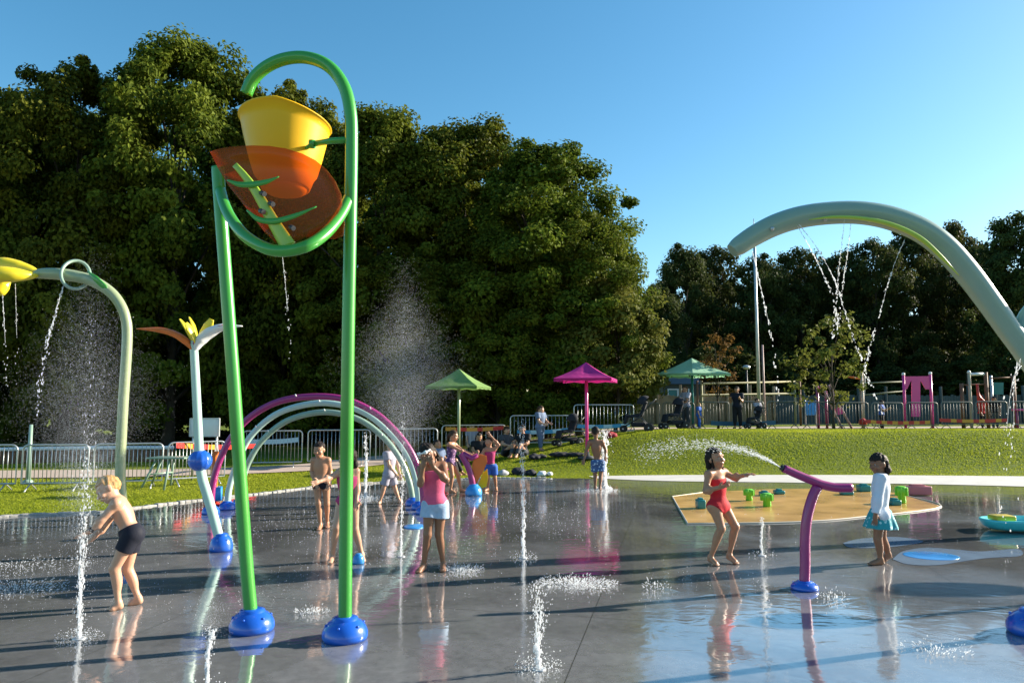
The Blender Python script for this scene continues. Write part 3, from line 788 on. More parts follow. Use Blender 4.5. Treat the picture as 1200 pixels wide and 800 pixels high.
def disc(name, lab, px, py, rx, ry, mat, h=.012, cat='ground disc'):
    p = gnd(px, py); mb = MB()
    prof = [(1.0, 0), (1.0, h * .7), (.96, h), (.001, h)]
    mb.lathe(prof, (0, 0, 0), 40)
    mb.v = [(p.x + v[0] * rx, p.y + v[1] * ry, v[2]) for v in mb.v]
    return tag(mb.build(name, mat), lab, cat)
disc('ground_disc', 'flat blue disc in the pad beside the girl with the teal skirt', 1091, 651, .29, .25, M('worn_blue', (.035, .22, .55), rough=.2, var=.3, scale=5), .006)
pb_ = M('pale_blue_patch_mat', (.17, .235, .32), rough=.08, var=.25, scale=3)  # flat pale blue patches laid on the pad
sheet('pale_blue_patch', spline([gnd(*p) for p in ((1046, 655), (1058, 646), (1085, 641.5), (1118, 643.5), (1150, 646), (1192, 643), (1196, 651), (1160, 653.5), (1132, 657), (1098, 662), (1064, 661), (1046, 655))], 5)[:-1], pb_, z=.003)
sheet('pale_blue_patch', spline([gnd(*p) for p in ((988, 636), (1008, 631), (1050, 629), (1082, 634), (1060, 639), (1020, 642), (995, 641), (988, 636))], 5)[:-1], pb_, z=.003)
# unseen leaf sprayers, shapes guessed, added past the right border to shade the pad
def shadow_leaf_sprayer(label, sx, sy, z, rx, ry):
    g_ = gnd(sx, sy); k = z / math.tan(R(21)); x, y = g_.x + .9555 * k, g_.y + .2952 * k
    root = thing('shadow_leaf_sprayer', label, 'water feature', (x + rx * .8, y, 0))
    mb = MB(); mb.tube(spline([(x + rx * .8, y, .05), (x + rx * .85, y, z * .6), (x + rx * .7, y, z * .95), (x, y, z)], 6), .035, 12); mb.build('post', mint_paint, root)
    mb = MB(); vs = []; n = 28
    for s_ in (0, -.015):
        for i in range(n):
            t = 2 * math.pi * i / n; vs.append((x + rx * math.cos(t), y + ry * math.sin(t) * (1 - .35 * math.cos(t)), z + .03 * math.cos(2 * t) + s_))
    mb.add(vs, [tuple(range(n)), tuple(range(n, 2 * n))[::-1]] + [(i, n + i, n + (i + 1) % n, (i + 1) % n) for i in range(n)]); mb.build('leaf', lime_paint, root)
    base_part(root, (x + rx * .8, y, 0), .12, .1)
shadow_leaf_sprayer('short leaf sprayer added unseen outside the right border to cast the oval shadow left of the dome', 958, 728, 1.5, .48, .2)
shadow_leaf_sprayer('taller leaf sprayer added unseen outside the right border to cast the wide shadow beyond the dome', 1130, 691, 2.1, .75, .26)
disc('ground_disc', 'small flat blue disc in the pad behind the pink girl', 486, 617, .15, .2, sky_paint)
# dome at the right border with its post out of the picture
def right_post(name, lab, px, py, top, r, rd, bend):
    p = gnd(px, py); root = thing(name, lab, 'water feature', (p.x, p.y, 0))
    mb = MB(); mb.tube(spline([(p.x, p.y, .05), (p.x + .22, p.y, top * .5), (p.x + .2 + bend * .3, p.y + .1, top * .85), (p.x + bend, p.y + .3, top)], 8), r, 14); mb.build('post', mint_paint, root)
    base_part(root, (p.x, p.y, 0), rd, rd * .9)
right_post('spray_post', 'mint spray post on a blue dome, only its base edge showing at the border', 1216, 742, 3.4, .045, .19, .9)
# --- sand-coloured water table area with green toys
mat_c = M('tan_rubber', (.52, .30, .09), rough=.22, var=.7, scale=1.6, bump=.35, bscale=7)
edge_c = M('pale_edge', (.6, .52, .42), rough=.6)
def sand():
    pts = [gnd(*p) for p in ((788, 582), (806, 614), (930, 612), (1010, 606), (1103, 593.5), (1050, 578), (1004, 572), (900, 573.5), (826, 577))]
    root = thing('sand_table', 'flat tan rubber play area with pale rim holding green water toys', 'play area', (pts[0].x + 2, pts[0].y, 0))
    mb = MB(); n = len(pts); top = [p + Vector((0, 0, .012)) for p in pts]
    mb.add(pts + top, [tuple(range(n, 2 * n))] + [(i, (i + 1) % n, n + (i + 1) % n, n + i) for i in range(n)]); mb.build('play_surface', mat_c, root)
    mb = MB()
    mb.tube(spline([p + Vector((0, 0, .008)) for p in pts[1:6]], 5), .011, 8); mb.build('rim', edge_c, root)
    mb = MB(); mb.tube([pts[8] + Vector((0, 0, .008)), pts[0] + Vector((0, 0, .008)), pts[1] + Vector((0, 0, .008))], .011, 8); mb.build('rim', edge_c, root)
sand()
def toy_wheel(px, py, w, h, lab, mat):
    p = gnd(px, py); Y = p.y; s = Y / F; root = thing('water_toy', lab, 'water toy', (p.x, Y, .012), group='green water toys on the tan area')
    w *= 1.1; h *= 1.0; R0 = w * s / 2; mb = MB()
    n = 16; prof = [(R0 * .7, 0), (R0 * .78, h * s * .08), (R0 * .72, h * s * .45), (R0, h * s * .55), (R0 * 1.02, h * s * .85), (R0 * .8, h * s), (.001, h * s * .97)]
    mb.lathe(prof, (p.x, Y, .012), n); mb.build('drum', mat, root)
    mb = MB()
    for k in range(6):
        a = k * math.pi / 3
        mb.box((p.x + math.cos(a) * R0 * 1.0, Y + math.sin(a) * R0 * 1.0,   .012 + h * s * .7), (.05, .02, h * s * .5), Matrix.Rotation(a, 4, 'Z'), bev=.006)
    mb.build('paddle', mat, root)
toy_wheel(878, 587, 9, 13, 'bright green paddle drum behind the spout of the cannon', bright_green)
toy_wheel(899, 594, 11, 15, 'bright green paddle drum nearest the curved post of the cannon', bright_green)
toy_wheel(1057, 590, 11, 19, 'tall lime paddle drum behind the back of the girl with the teal skirt', bright_green)
def toy_block(px, py, w, h, lab, mat):
    p = gnd(px, py); Y = p.y; s = Y / F
    mb = MB(); mb.box((p.x, Y,   .012 + h * s / 2), (w * s, .22, h * s), bev=.02); mb.box((p.x, Y,   .012 + h * s + .012), (w * s * .55, .12, .03), bev=.008)
    tag(mb.build('toy_block', mat), lab, 'water toy', 'small dark green blocks on the tan area')
toy_block(821, 596, 9, 10, 'teal block on the tan area beside the red swimsuit girl', teal_paint)
toy_block(896, 581, 10, 4, 'flat dark green block behind the two paddle drums', teal_paint)
toy_block(913, 579, 10, 4, 'flat dark green block beneath the tip of the cannon barrel', teal_paint)
toy_block(992, 580, 12, 4, 'flat dark green block just beyond the butt of the cannon barrel', teal_paint)
toy_block(1012, 576, 12, 7, 'dark green block beside the sleeve of the girl with the teal skirt', teal_paint)
toy_block(1048, 592, 10, 6, 'low dark teal block next to the tall lime drum', teal_paint)
toy_block(1075, 580, 28, 10, 'faded pink low board at the far corner of the tan area', M('faded_pink', (.45, .13, .14), rough=.5))
# turquoise boat basin at the right border
def basin():
    a, b_ = gnd(1152, 621), gnd(1262, 624); Y = a.y
    root = thing('water_basin', 'turquoise boat-shaped basin with yellow lid at the right border', 'basin', ((a.x + b_.x) / 2, Y, 0))
    L = b_.x - a.x; c = Vector(((a.x + b_.x) / 2, Y, .0)); n = 40; rings = [(.80, .02), (.92, .06), (1.0, .13), (1.0, .155), (.95, .155), (.88, .10), (.001, .06)]
    vs = []
    for (k, z) in rings:
        for i in range(n):
            t = 2 * math.pi * i / n; x = math.copysign(abs(math.cos(t)) ** .8, math.cos(t)); y = math.copysign(abs(math.sin(t)) ** .8, math.sin(t))
            vs.append(c + Vector((x * L / 2 * k, y * .3 * k, z)))
    mb = MB(); mb.add(vs, [tuple(range(n))[::-1]] + [(r * n + i, r * n + (i + 1) % n, (r + 1) * n + (i + 1) % n, (r + 1) * n + i) for r in range(len(rings) - 1) for i in range(n)], True); mb.build('hull', turq, root)
    mb = MB(); q = at(1174, 607, Y - .05); mb.box((q.x, Y - .05, .175), (.27, .2, .07), bev=.02); mb.build('lid', M('mustard', (.55, .42, .02), rough=.4), root)
basin()
# ------------------------------------------------------------------ people: one continuous surface per body
def surface_nets(Fd, org, h):
    s = Fd < 0
    nx_, ny_, nz_ = Fd.shape
    c = np.zeros((nx_ - 1, ny_ - 1, nz_ - 1), np.int8)
    for dx in (0, 1):
        for dy in (0, 1):
            for dz in (0, 1):
                c += s[dx:nx_ - 1 + dx, dy:ny_ - 1 + dy, dz:nz_ - 1 + dz]
    I = np.argwhere((c > 0) & (c < 8))
    if len(I) == 0: return np.zeros((0, 3)), np.zeros((0, 4), int)
    idx_ = np.full(c.shape, -1, np.int64); idx_[tuple(I.T)] = np.arange(len(I))
    acc = np.zeros((len(I), 3)); cnt = np.zeros(len(I))
    corners = [(a, b_, d_) for a in (0, 1) for b_ in (0, 1) for d_ in (0, 1)]
    for p in corners:
        for ax in range(3):
            if p[ax]: continue
            q = list(p); q[ax] = 1
            fp = Fd[I[:, 0] + p[0], I[:, 1] + p[1], I[:, 2] + p[2]]; fq = Fd[I[:, 0] + q[0], I[:, 1] + q[1], I[:, 2] + q[2]]
            m_ = (fp < 0) != (fq < 0)
            t = np.where(m_, fp / np.where(m_, fp - fq, 1), 0)
            P = np.tile(np.array(p, float), (len(I), 1)); P[:, ax] = t
            acc[m_] += P[m_]; cnt[m_] += 1
    V = (I + acc / cnt[:, None]) * h + org
    faces = []
    for ax in range(3):
        a1, a2 = (ax + 1) % 3, (ax + 2) % 3
        sl0 = [slice(None)] * 3; sl1 = [slice(None)] * 3
        sl0[ax] = slice(0, -1); sl1[ax] = slice(1, None)
        A = s[tuple(sl0)]; B = s[tuple(sl1)]
        E = np.argwhere(A != B)
        ok = (E[:, a1] > 0) & (E[:, a2] > 0) & (E[:, a1] < Fd.shape[a1] - 1) & (E[:, a2] < Fd.shape[a2] - 1)
        E = E[ok]
        def cell(o1, o2):
            q = E.copy(); q[:, a1] += o1; q[:, a2] += o2; return idx_[tuple(q.T)]
        f = np.stack([cell(-1, -1), cell(0, -1), cell(0, 0), cell(-1, 0)], 1)
        fl = ~A[tuple(E.T)]
        f[fl] = f[fl][:, ::-1]
        faces.append(f)
    return V, np.concatenate(faces)
class Sculpt:
    def __init__(s, lo, hi, h):
        s.h = h; s.lo = np.array(lo, float); s.n = np.ceil((np.array(hi) - s.lo) / h).astype(int) + 1; s.g = {}
    def grid(s, lo, hi):
        a = np.clip(np.floor((np.array(lo) - s.lo) / s.h).astype(int), 0, s.n); b_ = np.clip(np.ceil((np.array(hi) - s.lo) / s.h).astype(int) + 1, 0, s.n)
        ax_ = [s.lo[i] + s.h * np.arange(a[i], b_[i]) for i in range(3)]
        return tuple(slice(a[i], b_[i]) for i in range(3)), np.stack(np.meshgrid(*ax_, indexing='ij'), -1)
    def get(s, g):
        if g not in s.g: s.g[g] = np.full(s.n, .12, np.float32)
        return s.g[g]
    def put(s, g, lo, hi, fn, k):
        Fd = s.get(g); m_ = .05 + k
        sl, P = s.grid(np.array(lo) - m_, np.array(hi) + m_)
        if P.size == 0: return
        d_ = fn(P).astype(np.float32); f = Fd[sl]
        if k > 0:
            t = np.clip(.5 + .5 * (f - d_) / k, 0, 1); Fd[sl] = f * (1 - t) + d_ * t - k * t * (1 - t)
        else: Fd[sl] = np.minimum(f, d_)
    def cap(s, g, a, b_, ra, rb, k=.02):
        a = np.array(a, float); b_ = np.array(b_, float); ba = b_ - a; L = ba @ ba + 1e-9; r = max(ra, rb)
        def fn(P):
            pa = P - a; t = np.clip((pa @ ba) / L, 0, 1)
            return np.linalg.norm(pa - t[..., None] * ba, axis=-1) - (ra + (rb - ra) * t)
        s.put(g, np.minimum(a, b_) - r, np.maximum(a, b_) + r, fn, k)
    def ell(s, g, c, rad, Mx=None, k=.02):
        c = np.array(c, float); rad = np.array(rad, float); Mx = np.eye(3) if Mx is None else np.array(Mx); r = rad.max()
        def fn(P):
            q = (P - c) @ Mx.T
            k0 = np.linalg.norm(q / rad, axis=-1); k1 = np.linalg.norm(q / rad ** 2, axis=-1) + 1e-9
            return k0 * (k0 - 1) / k1
        s.put(g, c - r, c + r, fn, k)
    def P(s):
        return s.grid(s.lo, s.lo + s.h * (s.n - 1))[1]
    def mesh(s, name, Fd):
        Fp = np.pad(Fd, 1, constant_values=.1)
        V, f = surface_nets(Fp, s.lo - s.h, s.h)
        return np_mesh(name, V, f, 4, True)
def smin(a, b_, k):
    t = np.clip(.5 + .5 * (b_ - a) / k, 0, 1); return b_ * (1 - t) + a * t - k * t * (1 - t)
def unit(v):
    v = np.array(v, float); return v / (np.linalg.norm(v) + 1e-9)
def skin(name, c): return M(name, c, rough=.42, var=.10, scale=14, spec=.4, sss=.12)
SKIN = {'fair': skin('fair_skin', (.56, .31, .20)), 'tan': skin('tan_skin', (.42, .21, .12)), 'brown': skin('brown_skin', (.26, .125, .07))}
def hairmat(n, c): return M(n, c, rough=.6, var=.5, scale=40, bump=.6, bscale=90, spec=.22)
HAIR = {'blond': hairmat('blond_hair', (.42, .24, .09)), 'dark': hairmat('dark_hair', (.018, .012, .009)), 'brown': hairmat('brown_hair', (.06, .032, .018))}
def cloth(n, c, var=.15, sc=25): return M(n, c, rough=.75, var=var, scale=sc, bump=.25, bscale=70, spec=.25)
eye_w = M('eye_white', (.40, .37, .34), rough=.4); eye_d = M('eye_iris', (.03, .018, .012), rough=.15); lip = M('lips', (.42, .13, .11), rough=.4)
def person(label, J, H, res, face, tone='tan', hair='dark', hstyle='short', clothes=(), group=None, hands=None, up=None, girl=False, fat=1.0):
    """J: joints in world space. face: direction of the face"""
    s = H / 1.25; J = {k: np.array(v, float) for k, v in J.items()}
    adult = H > 1.45; hs_ = s * (.86 if adult else 1.0)
    pts = np.array(list(J.values())); sc = Sculpt(pts.min(0) - .22 * s, pts.max(0) + .22 * s, res)
    hip = (J['hl'] + J['hr']) / 2; sho = (J['sl'] + J['sr']) / 2
    upv = unit(sho - hip)
    lat = unit(J['sr'] - J['sl']); lat_h = unit(J['hr'] - J['hl'])
    w_s = .105 * s * fat; cf = np.array([0, 0, 0.])
    fwd = unit(np.cross(upv, lat));
    if fwd @ np.array(face) < 0: fwd = -fwd
    # torso: hips, waist, chest as flattened ellipsoids
    def frame(l, u):
        u = unit(u); f = unit(np.cross(l, u)); l = np.cross(u, f); return np.array([l, f, u])
    wst = hip + (sho - hip) * .42; chest = hip + (sho - hip) * .74
    sc.ell('torso', hip + upv * .015 * s, np.array([.108, .085, .095]) * s * fat, frame(lat_h, upv))
    sc.ell('torso', wst, np.array([.084, .066, .12]) * s * fat, frame(lat, upv), .04)
    sc.ell('torso', chest, np.array([.112, .080, .125]) * s * fat, frame(lat, upv), .04)
    for q in ('l', 'r'):
        sh = J['s' + q]
        sc.cap('torso', sho + upv * .01 * s, sh, .052 * s, .046 * s, .035)
        # buttock
        hj = J['h' + q]
        sc.ell('torso', hj - fwd * .024 * s, np.array([.062, .060, .066]) * s * fat, None, .03)
    # neck and head
    hd = J['head']; nk = sho + upv * .03 * s
    hu = unit(up) if up is not None else unit(hd - (J['neck'] if 'neck' in J else nk)); f = unit(np.array(face) - hu * (np.array(face) @ hu)); l = np.cross(f, hu)
    HM = np.array([l, f, hu]); r = hs_
    def hp(x, y, z): return hd + (l * x + f * y + hu * z) * r
    sc.cap('head', nk, hp(0, -.015, -.06), .040 * s, .038 * r, .02)
    sc.ell('head', hp(0, -.012, .022), np.array([.073, .090, .085]) * r, HM, .015)
    sc.ell('head', hp(0, .018, -.035), np.array([.056, .064, .072]) * r, HM, .03)
    sc.ell('head', hp(0, .052, -.085), np.array([.026, .024, .02]) * r, HM, .025)
    sc.cap('head', hp(0, .078, .006), hp(0, .098, -.026), .008 * r, .0135 * r, .012)
    sc.ell('head', hp(0, .078, -.056), np.array([.024, .014, .011]) * r, HM, .012)
    for e in (-1, 1):
        sc.ell('head', hp(e * .073, -.008, -.012), np.array([.012, .022, .032]) * r, HM, .008)
        sc.cap('head', hp(e * .014, .080, .026), hp(e * .046, .068, .026), .009 * r, .008 * r, .012)
        sc.ell('head', hp(e * .040, .062, -.030), np.array([.024, .02, .02]) * r, HM, .02)
    # limbs
    for q in ('l', 'r'):
        S_, E_, W_ = J['s' + q], J['e' + q], J['w' + q]; g = 'arm' + q
        sc.cap(g, S_, E_, .040 * s, .030 * s, .02); sc.cap(g, E_, W_, .031 * s, .0205 * s, .015)
        sc.ell(g, E_ + (W_ - E_) * .28, np.array([.032, .032, .05]) * s, None, .02)
        # hand: palm, four fingers, thumb
        d0 = unit(W_ - E_); spec = (hands or {}).get(q, {})
        d = unit(spec.get('dir', d0)); nrm = np.array(spec.get('n', (0, -1, 0)), float); nrm = unit(nrm - d * (nrm @ d)); sd = np.cross(d, nrm) * (1 if q == 'l' else -1)
        curl = spec.get('curl', .35); hh = s * (.9 if adult else 1)
        palm = W_ + d * .042 * hh
        Mh = np.array([sd, nrm, d]); gh = 'hand' + q
        sc.ell(gh, palm, np.array([.030, .0145, .042]) * hh, Mh, .01); sc.cap(gh, W_ - d * .01, palm, .021 * s, .018 * s, .012)
        for i_, (o, L) in enumerate(((-.0235, .046), (-.008, .056), (.008, .060), (.0235, .054))):
            b0 = palm + (sd * o + d * .03) * hh; d1 = unit(d + sd * o * 6 + nrm * curl * .6); p1 = b0 + d1 * L * .55 * hh; d2 = unit(d1 + nrm * curl * 1.3); p2 = p1 + d2 * L * .5 * hh
            fr = max(.0072 * hh, res * .85)
            sc.cap(gh, b0, p1, fr, fr * .95, .003); sc.cap(gh, p1, p2, fr * .95, fr * .8, .003)
        tb = W_ + (d * .018 + sd * .024) * hh; t1 = tb + unit(d * .8 + sd * .8 + nrm * .3) * .030 * hh; t2 = t1 + unit(d + sd * .3 + nrm * .3) * .026 * hh
        fr = max(.009 * hh, res * .9)
        sc.cap(gh, tb, t1, fr * 1.15, fr, .006); sc.cap(gh, t1, t2, fr, fr * .8, .003)
        # leg
        Hj, K, A, T = J['h' + q], J['k' + q], J['a' + q], J['t' + q]; g = 'leg' + q
        sc.cap(g, Hj, K, .066 * s * fat, .041 * s, .03); sc.cap(g, K, A, .039 * s, .024 * s, .02)
        back = unit(np.cross(unit(A - K), np.cross(unit(A - K), unit(T - A)))) * -1
        bk = -unit((T - A) - unit(A - K) * ((T - A) @ unit(A - K)))
        sc.ell(g, K + (A - K) * .3 + bk * .014 * s, np.array([.036, .036, .095]) * s, frame(np.array([1., 0, 0]) if abs(unit(A - K)[0]) < .9 else np.array([0, 1., 0]), K - A), .025)
        # foot
        fd = unit(T - A - np.array([0, 0, 0])); flat_ = unit(T - A); heel = A + bk * .012 * s - np.array([0, 0, .03 * s]) * (1 if abs(A[2] - T[2]) < .09 * s else .3)
        sc.cap(g, A, heel, .026 * s, .025 * s, .012)
        ball = heel + (T - heel) * .72
        sc.cap(g, heel, ball, .025 * s, .026 * s, .015); sc.cap(g, A, ball, .026 * s, .02 * s, .02)
        sd2 = unit(np.cross(T - heel, (0, 0, 1)))
        for o, L in ((-.026, .82), (-.013, .95), (0, 1), (.013, 1), (.026, .92)):
            p = ball + sd2 * o * s * .8; sc.cap(g, p, p + (T - ball) * L, max(.011 * s, res * .8), max(.009 * s, res * .7), .008)
    G = sc.g
    arms = np.minimum(G['arml'], G['armr']); legs = smin(G['legl'], G['legr'], .012)
    body = smin(G['torso'], legs, .03 * s); body = smin(body, arms, .022 * s); body = smin(body, G['head'], .02 * s)
    body = smin(body, np.minimum(G['handl'], G['handr']), .006)
    base = np.array([(J['al'][0] + J['ar'][0]) / 2, (J['al'][1] + J['ar'][1]) / 2, min(J['al'][2], J['ar'][2]) - .05 * s])
    root = thing('person', label, 'person', tuple(base), group=group)
    link('body', sc.mesh('body', body), root, SKIN[tone])
    P = sc.P()
    # hair
    q = (P - hd) / r; qx, qy, qz = q @ l, q @ f, q @ hu
    k0 = np.sqrt((qx / .080) ** 2 + ((qy + .014) / .099) ** 2 + ((qz - .026) / .092) ** 2)
    hf = (k0 - 1) * .085 * r
    strand = .005 * np.sin(qx * 170 + 3 * np.sin(qz * 40)) * np.sin(qy * 120 + qz * 50) + .004 * np.sin(qx * 60 + qz * 33)
    hf = hf + strand * r
    facecut = np.maximum(.012 - qy + .35 * np.clip(qz, -.1, .1) * 0 + .0, qz - (.058 if hstyle != 'fringe' else .042)) * r
    hf = np.maximum(hf, -facecut)
    if hstyle in ('short', 'cap'):
        hf = np.maximum(hf, (-.030 - qz + .35 * qy) * r)
    elif hstyle in ('long', 'pony', 'fringe'):
        hf = np.maximum(hf, (-.07 - qz + .5 * qy) * r)
    if hstyle in ('long', 'fringe'):
        sc.g['hairx'] = np.full(sc.n, .12, np.float32)
        Ln = .15 if hstyle == 'fringe' else .24
        for o in (-.045, -.015, .015, .045):
            a = hp(o, -.062, .0); b1 = hp(o * 1.1, -.062, -.08); c1 = hp(o * 1.15, -.050, -Ln * .9)
            sc.cap('hairx', a, b1, .035 * r, .034 * r, .02); sc.cap('hairx', b1, c1, .030 * r, .010 * r, .02)
        if hstyle == 'long':
            sc.cap('hairx', hp(-.06, .0, -.02), hp(-.07, .02, -.18), .018 * r, .010 * r, .02)
            sc.cap('hairx', hp(.06, .0, -.02), hp(.06, .01, -.17), .018 * r, .010 * r, .02)
        hf = smin(hf, sc.g['hairx'] + strand * r, .015)
    if hstyle == 'pony':
        sc.g['hairx'] = np.full(sc.n, .12, np.float32)
        sc.cap('hairx', hp(0, -.09, .03), hp(0, -.12, -.03), .022 * r, .03 * r, .01); sc.cap('hairx', hp(0, -.12, -.03), hp(0, -.105, -.13), .028 * r, .008 * r, .01)
        hf = smin(hf, sc.g['hairx'], .01)
    link('hair', sc.mesh('hair', hf), root, HAIR[hair])
    if res <= .011:
        for e in (-1, 1):
            mb = MB(); c = hp(e * .031, .070, .004); mb.ball(c, .0105 * r, 12); mb.ball(c + f * .0042 * r, .0082 * r, 10, mi=1)
            mb.build('eye', [eye_w, eye_d], root)
        mb = MB(); mb.tube([hp(-.021, .0865, -.056), hp(0, .0935, -.055), hp(.021, .0865, -.056)], [.0025 * r, .0055 * r, .0025 * r], 8); mb.build('mouth', lip, root)
    # clothes: shells that follow the body
    torso_u = sc.g['torso']
    for c in clothes:
        t = c['t']; off = c.get('off', .008) * (s if s > 1 else 1) + (res * .15)
        def above(p, n): return ((P - p) @ unit(n)).astype(np.float32)
        if t in ('trunks', 'trousers', 'briefs'):
            hem = c.get('hem', .5); wp = hip + upv * c.get('waist', .07) * s
            parts = np.maximum(torso_u - off, above(wp, upv))
            fl = c.get('flare', 0.0)
            for qn in ('l', 'r'):
                Hj, K, A = J['h' + qn], J['k' + qn], J['a' + qn]
                if hem <= 1: hpnt, hn, F0 = Hj + (K - Hj) * hem, K - Hj, sc.g['leg' + qn]
                else: hpnt, hn, F0 = K + (A - K) * (hem - 1), A - K, sc.g['leg' + qn]
                dd = np.clip(((P - Hj) @ unit(K - Hj)) / (np.linalg.norm(K - Hj) + 1e-6), 0, 1)
                parts = smin(parts, np.maximum(np.maximum(F0 - off - fl * dd, above(hpnt, hn)), above(wp, upv)), .012)
            parts = np.maximum(parts, np.maximum(above(wp, upv), -1))
            fd_ = parts
        elif t in ('suit', 'top', 'tee'):
            topz = c.get('topz', .86); tp = hip + (sho - hip) * topz
            bp_ = hip + upv * c.get('low', -.2) * s
            fd_ = torso_u
            if t == 'suit':
                fd_ = smin(fd_, np.maximum(legs, above(hip - upv * .035 * s, -upv)), .02)
                if c.get('low', -.2) <= -.2: bp_ = hip - upv * .5
                for sg in (-1, 1):
                    p0 = hip + lat_h * sg * .052 * s - upv * .045 * s
                    fd_ = np.maximum(fd_, above(p0, -upv * 1.0 + lat_h * sg * .95))
            fd_ = fd_ - off - c.get('loose', 0)
            if t == 'tee':
                tp = sho + upv * .055 * s
                sl_ = c.get('sleeve', .5)
                for qn in ('l', 'r'):
                    S_, E_, W_ = J['s' + qn], J['e' + qn], J['w' + qn]
                    if sl_ <= 1: pn, nn = S_ + (E_ - S_) * sl_, E_ - S_
                    else: pn, nn = E_ + (W_ - E_) * (sl_ - 1), W_ - E_
                    fd_ = smin(fd_, np.maximum(sc.g['arm' + qn] - off - c.get('loose', 0) - .003, above(pn, nn)), .012)
            fd_ = np.maximum(fd_, np.maximum(above(tp, upv), above(bp_, -upv)))
            if t == 'suit' and c.get('straps', True):
                sc.g['strap'] = np.full(sc.n, .12, np.float32)
                for e in (-.05, .05):
                    a = tp + lat * e * s + fwd * .07 * s; b1 = sho + lat * e * s + upv * .058 * s; c1 = tp + lat * e * s - fwd * .07 * s
                    sc.cap('strap', a - upv * .03, b1, .011 * s, .011 * s, 0); sc.cap('strap', b1, c1 - upv * .03, .011 * s, .011 * s, 0)
                fd_ = smin(fd_, np.maximum(sc.g['strap'], -(smin(torso_u, sc.g['head'], .02) + .004)), .006)
        elif t == 'skirt':
            a = hip + upv * c.get('waist', .075) * s; b1 = hip - np.array([0, 0, 1]) * c.get('len', .16) * s; axv = unit(b1 - a); L = np.linalg.norm(b1 - a)
            tt = (P - a) @ axv; rad_v = (P - a) - tt[..., None] * axv; rr_ = np.linalg.norm(rad_v, axis=-1)
            ang = np.arctan2(rad_v @ fwd, rad_v @ lat_h)
            R_ = (.098 + c.get('flare', .07) * np.clip(tt / L, 0, 1.1) ** .8) * s * (1 + .07 * np.sin(ang * 9) * np.clip(tt / L, 0, 1))
            fd_ = np.maximum(np.maximum((rr_ - R_) * .8, -tt), tt - L)
            fd_ = np.maximum(fd_, -np.maximum(rr_ - R_ + .02, -(tt - L * .6)))
        me = sc.mesh(c['name'], fd_)
        if len(me.vertices): link(c['name'], me, root, c['mat'])
    sc.g.clear()
    return root, hp
def jp(Y, **kw):
    """joints by image position at depth Y (+offset)"""
    out = {}
    for k, v in kw.items():
        out[k] = at(v[0], v[1], Y + (v[2] if len(v) > 2 else 0))
    return out
def ground_feet(J, s, keep=()):
    for q in 'lr':
        if q in keep: continue
        J['a' + q].z = .058 * s; J['t' + q].z = .014 * s
    return J
navy = cloth('dark_swim_cloth', (.012, .014, .025)); denim = cloth('pale_denim', (.34, .45, .60), .2); pinkc = cloth('pink_cloth', (.62, .10, .20)); redc = cloth('red_swim_cloth', (.52, .02, .03), .1)
whitec = cloth('pale_blue_white_cloth', (.62, .68, .76), .06); greyc = cloth('lilac_grey_cloth', (.34, .33, .40), .1); bluec = cloth('blue_swim_cloth', (.03, .11, .42), .3); magc = cloth('magenta_swim_cloth', (.40, .04, .14), .3)
darkgrey = cloth('dark_grey_cloth', (.06, .065, .075)); bluegrey = cloth('blue_grey_cloth', (.12, .17, .27)); black_c = cloth('black_cloth', (.012, .012, .015))
def patterned(name, a, b_, scale):
    m, nt, out = newmat(name); bs = node(nt, 'ShaderNodeBsdfPrincipled'); bs.inputs['Roughness'].default_value = .7
    tc = node(nt, 'ShaderNodeTexCoord'); v = node(nt, 'ShaderNodeTexVoronoi'); v.inputs['Scale'].default_value = scale
    nt.links.new(tc.outputs['Object'], v.inputs['Vector']); cr = node(nt, 'ShaderNodeValToRGB')
    cr.color_ramp.elements[0].position = .3; cr.color_ramp.elements[1].position = .36
    cr.color_ramp.elements[0].color = (*a, 1); cr.color_ramp.elements[1].color = (*b_, 1)
    nt.links.new(v.outputs['Distance'], cr.inputs['Fac']); nt.links.new(cr.outputs['Color'], bs.inputs['Base Color']); nt.links.new(bs.outputs[0], out.inputs['Surface']); return m
tealpat = patterned('teal_floral_cloth', (.42, .70, .70), (.015, .30, .34), 26); purplepat = patterned('purple_patterned_cloth', (.5, .28, .42), (.10, .04, .14), 22); blueswim = patterned('blue_patterned_cloth', (.40, .55, .70), (.04, .10, .26), 20)
# 1 boy bending into the jet
Y = gnd(145, 712).y
J = jp(Y, head=(126.5, 573), neck=(134, 584, .02), sl=(136, 590, -.09), sr=(142, 589, .13), hl=(154, 627, -.06), hr=(156, 627, .07),
       el=(119, 609, -.13), wl=(106.5, 622, -.14), er=(123, 615, .08), wr=(110, 629, .02), kl=(134, 666, -.08), kr=(149, 667, .08), al=(139, 702, -.06), tl=(129, 712, -.09), ar=(162, 701, .1), tr=(151, 708, .08))
ground_feet(J, .98)
boy1, _ = person('blond boy in black swim trunks bending to hold his hands in a water jet', J, 1.22, .0062, (-.72, -.55, -.62), 'fair', 'blond', 'short',
    [dict(t='trunks', name='swim_trunks', mat=navy, hem=.46, waist=.075, off=.011, flare=.012)], hands={'l': dict(n=(.4, -.3, -.9), dir=(-.9, 0, -.35), curl=.25), 'r': dict(n=(.3, .6, -.6), dir=(-.8, 0, -.6), curl=.25)}, up=(-.62, 0, .78))
mb = MB(); w0, e0 = J['wl'], J['el']; dd = (Vector(w0) - Vector(e0)).normalized(); c = Vector(w0) - dd * .015
mb.tube([c - dd * .012, c + dd * .012], .0275, 16); mb.build('wristband', black_c, boy1)
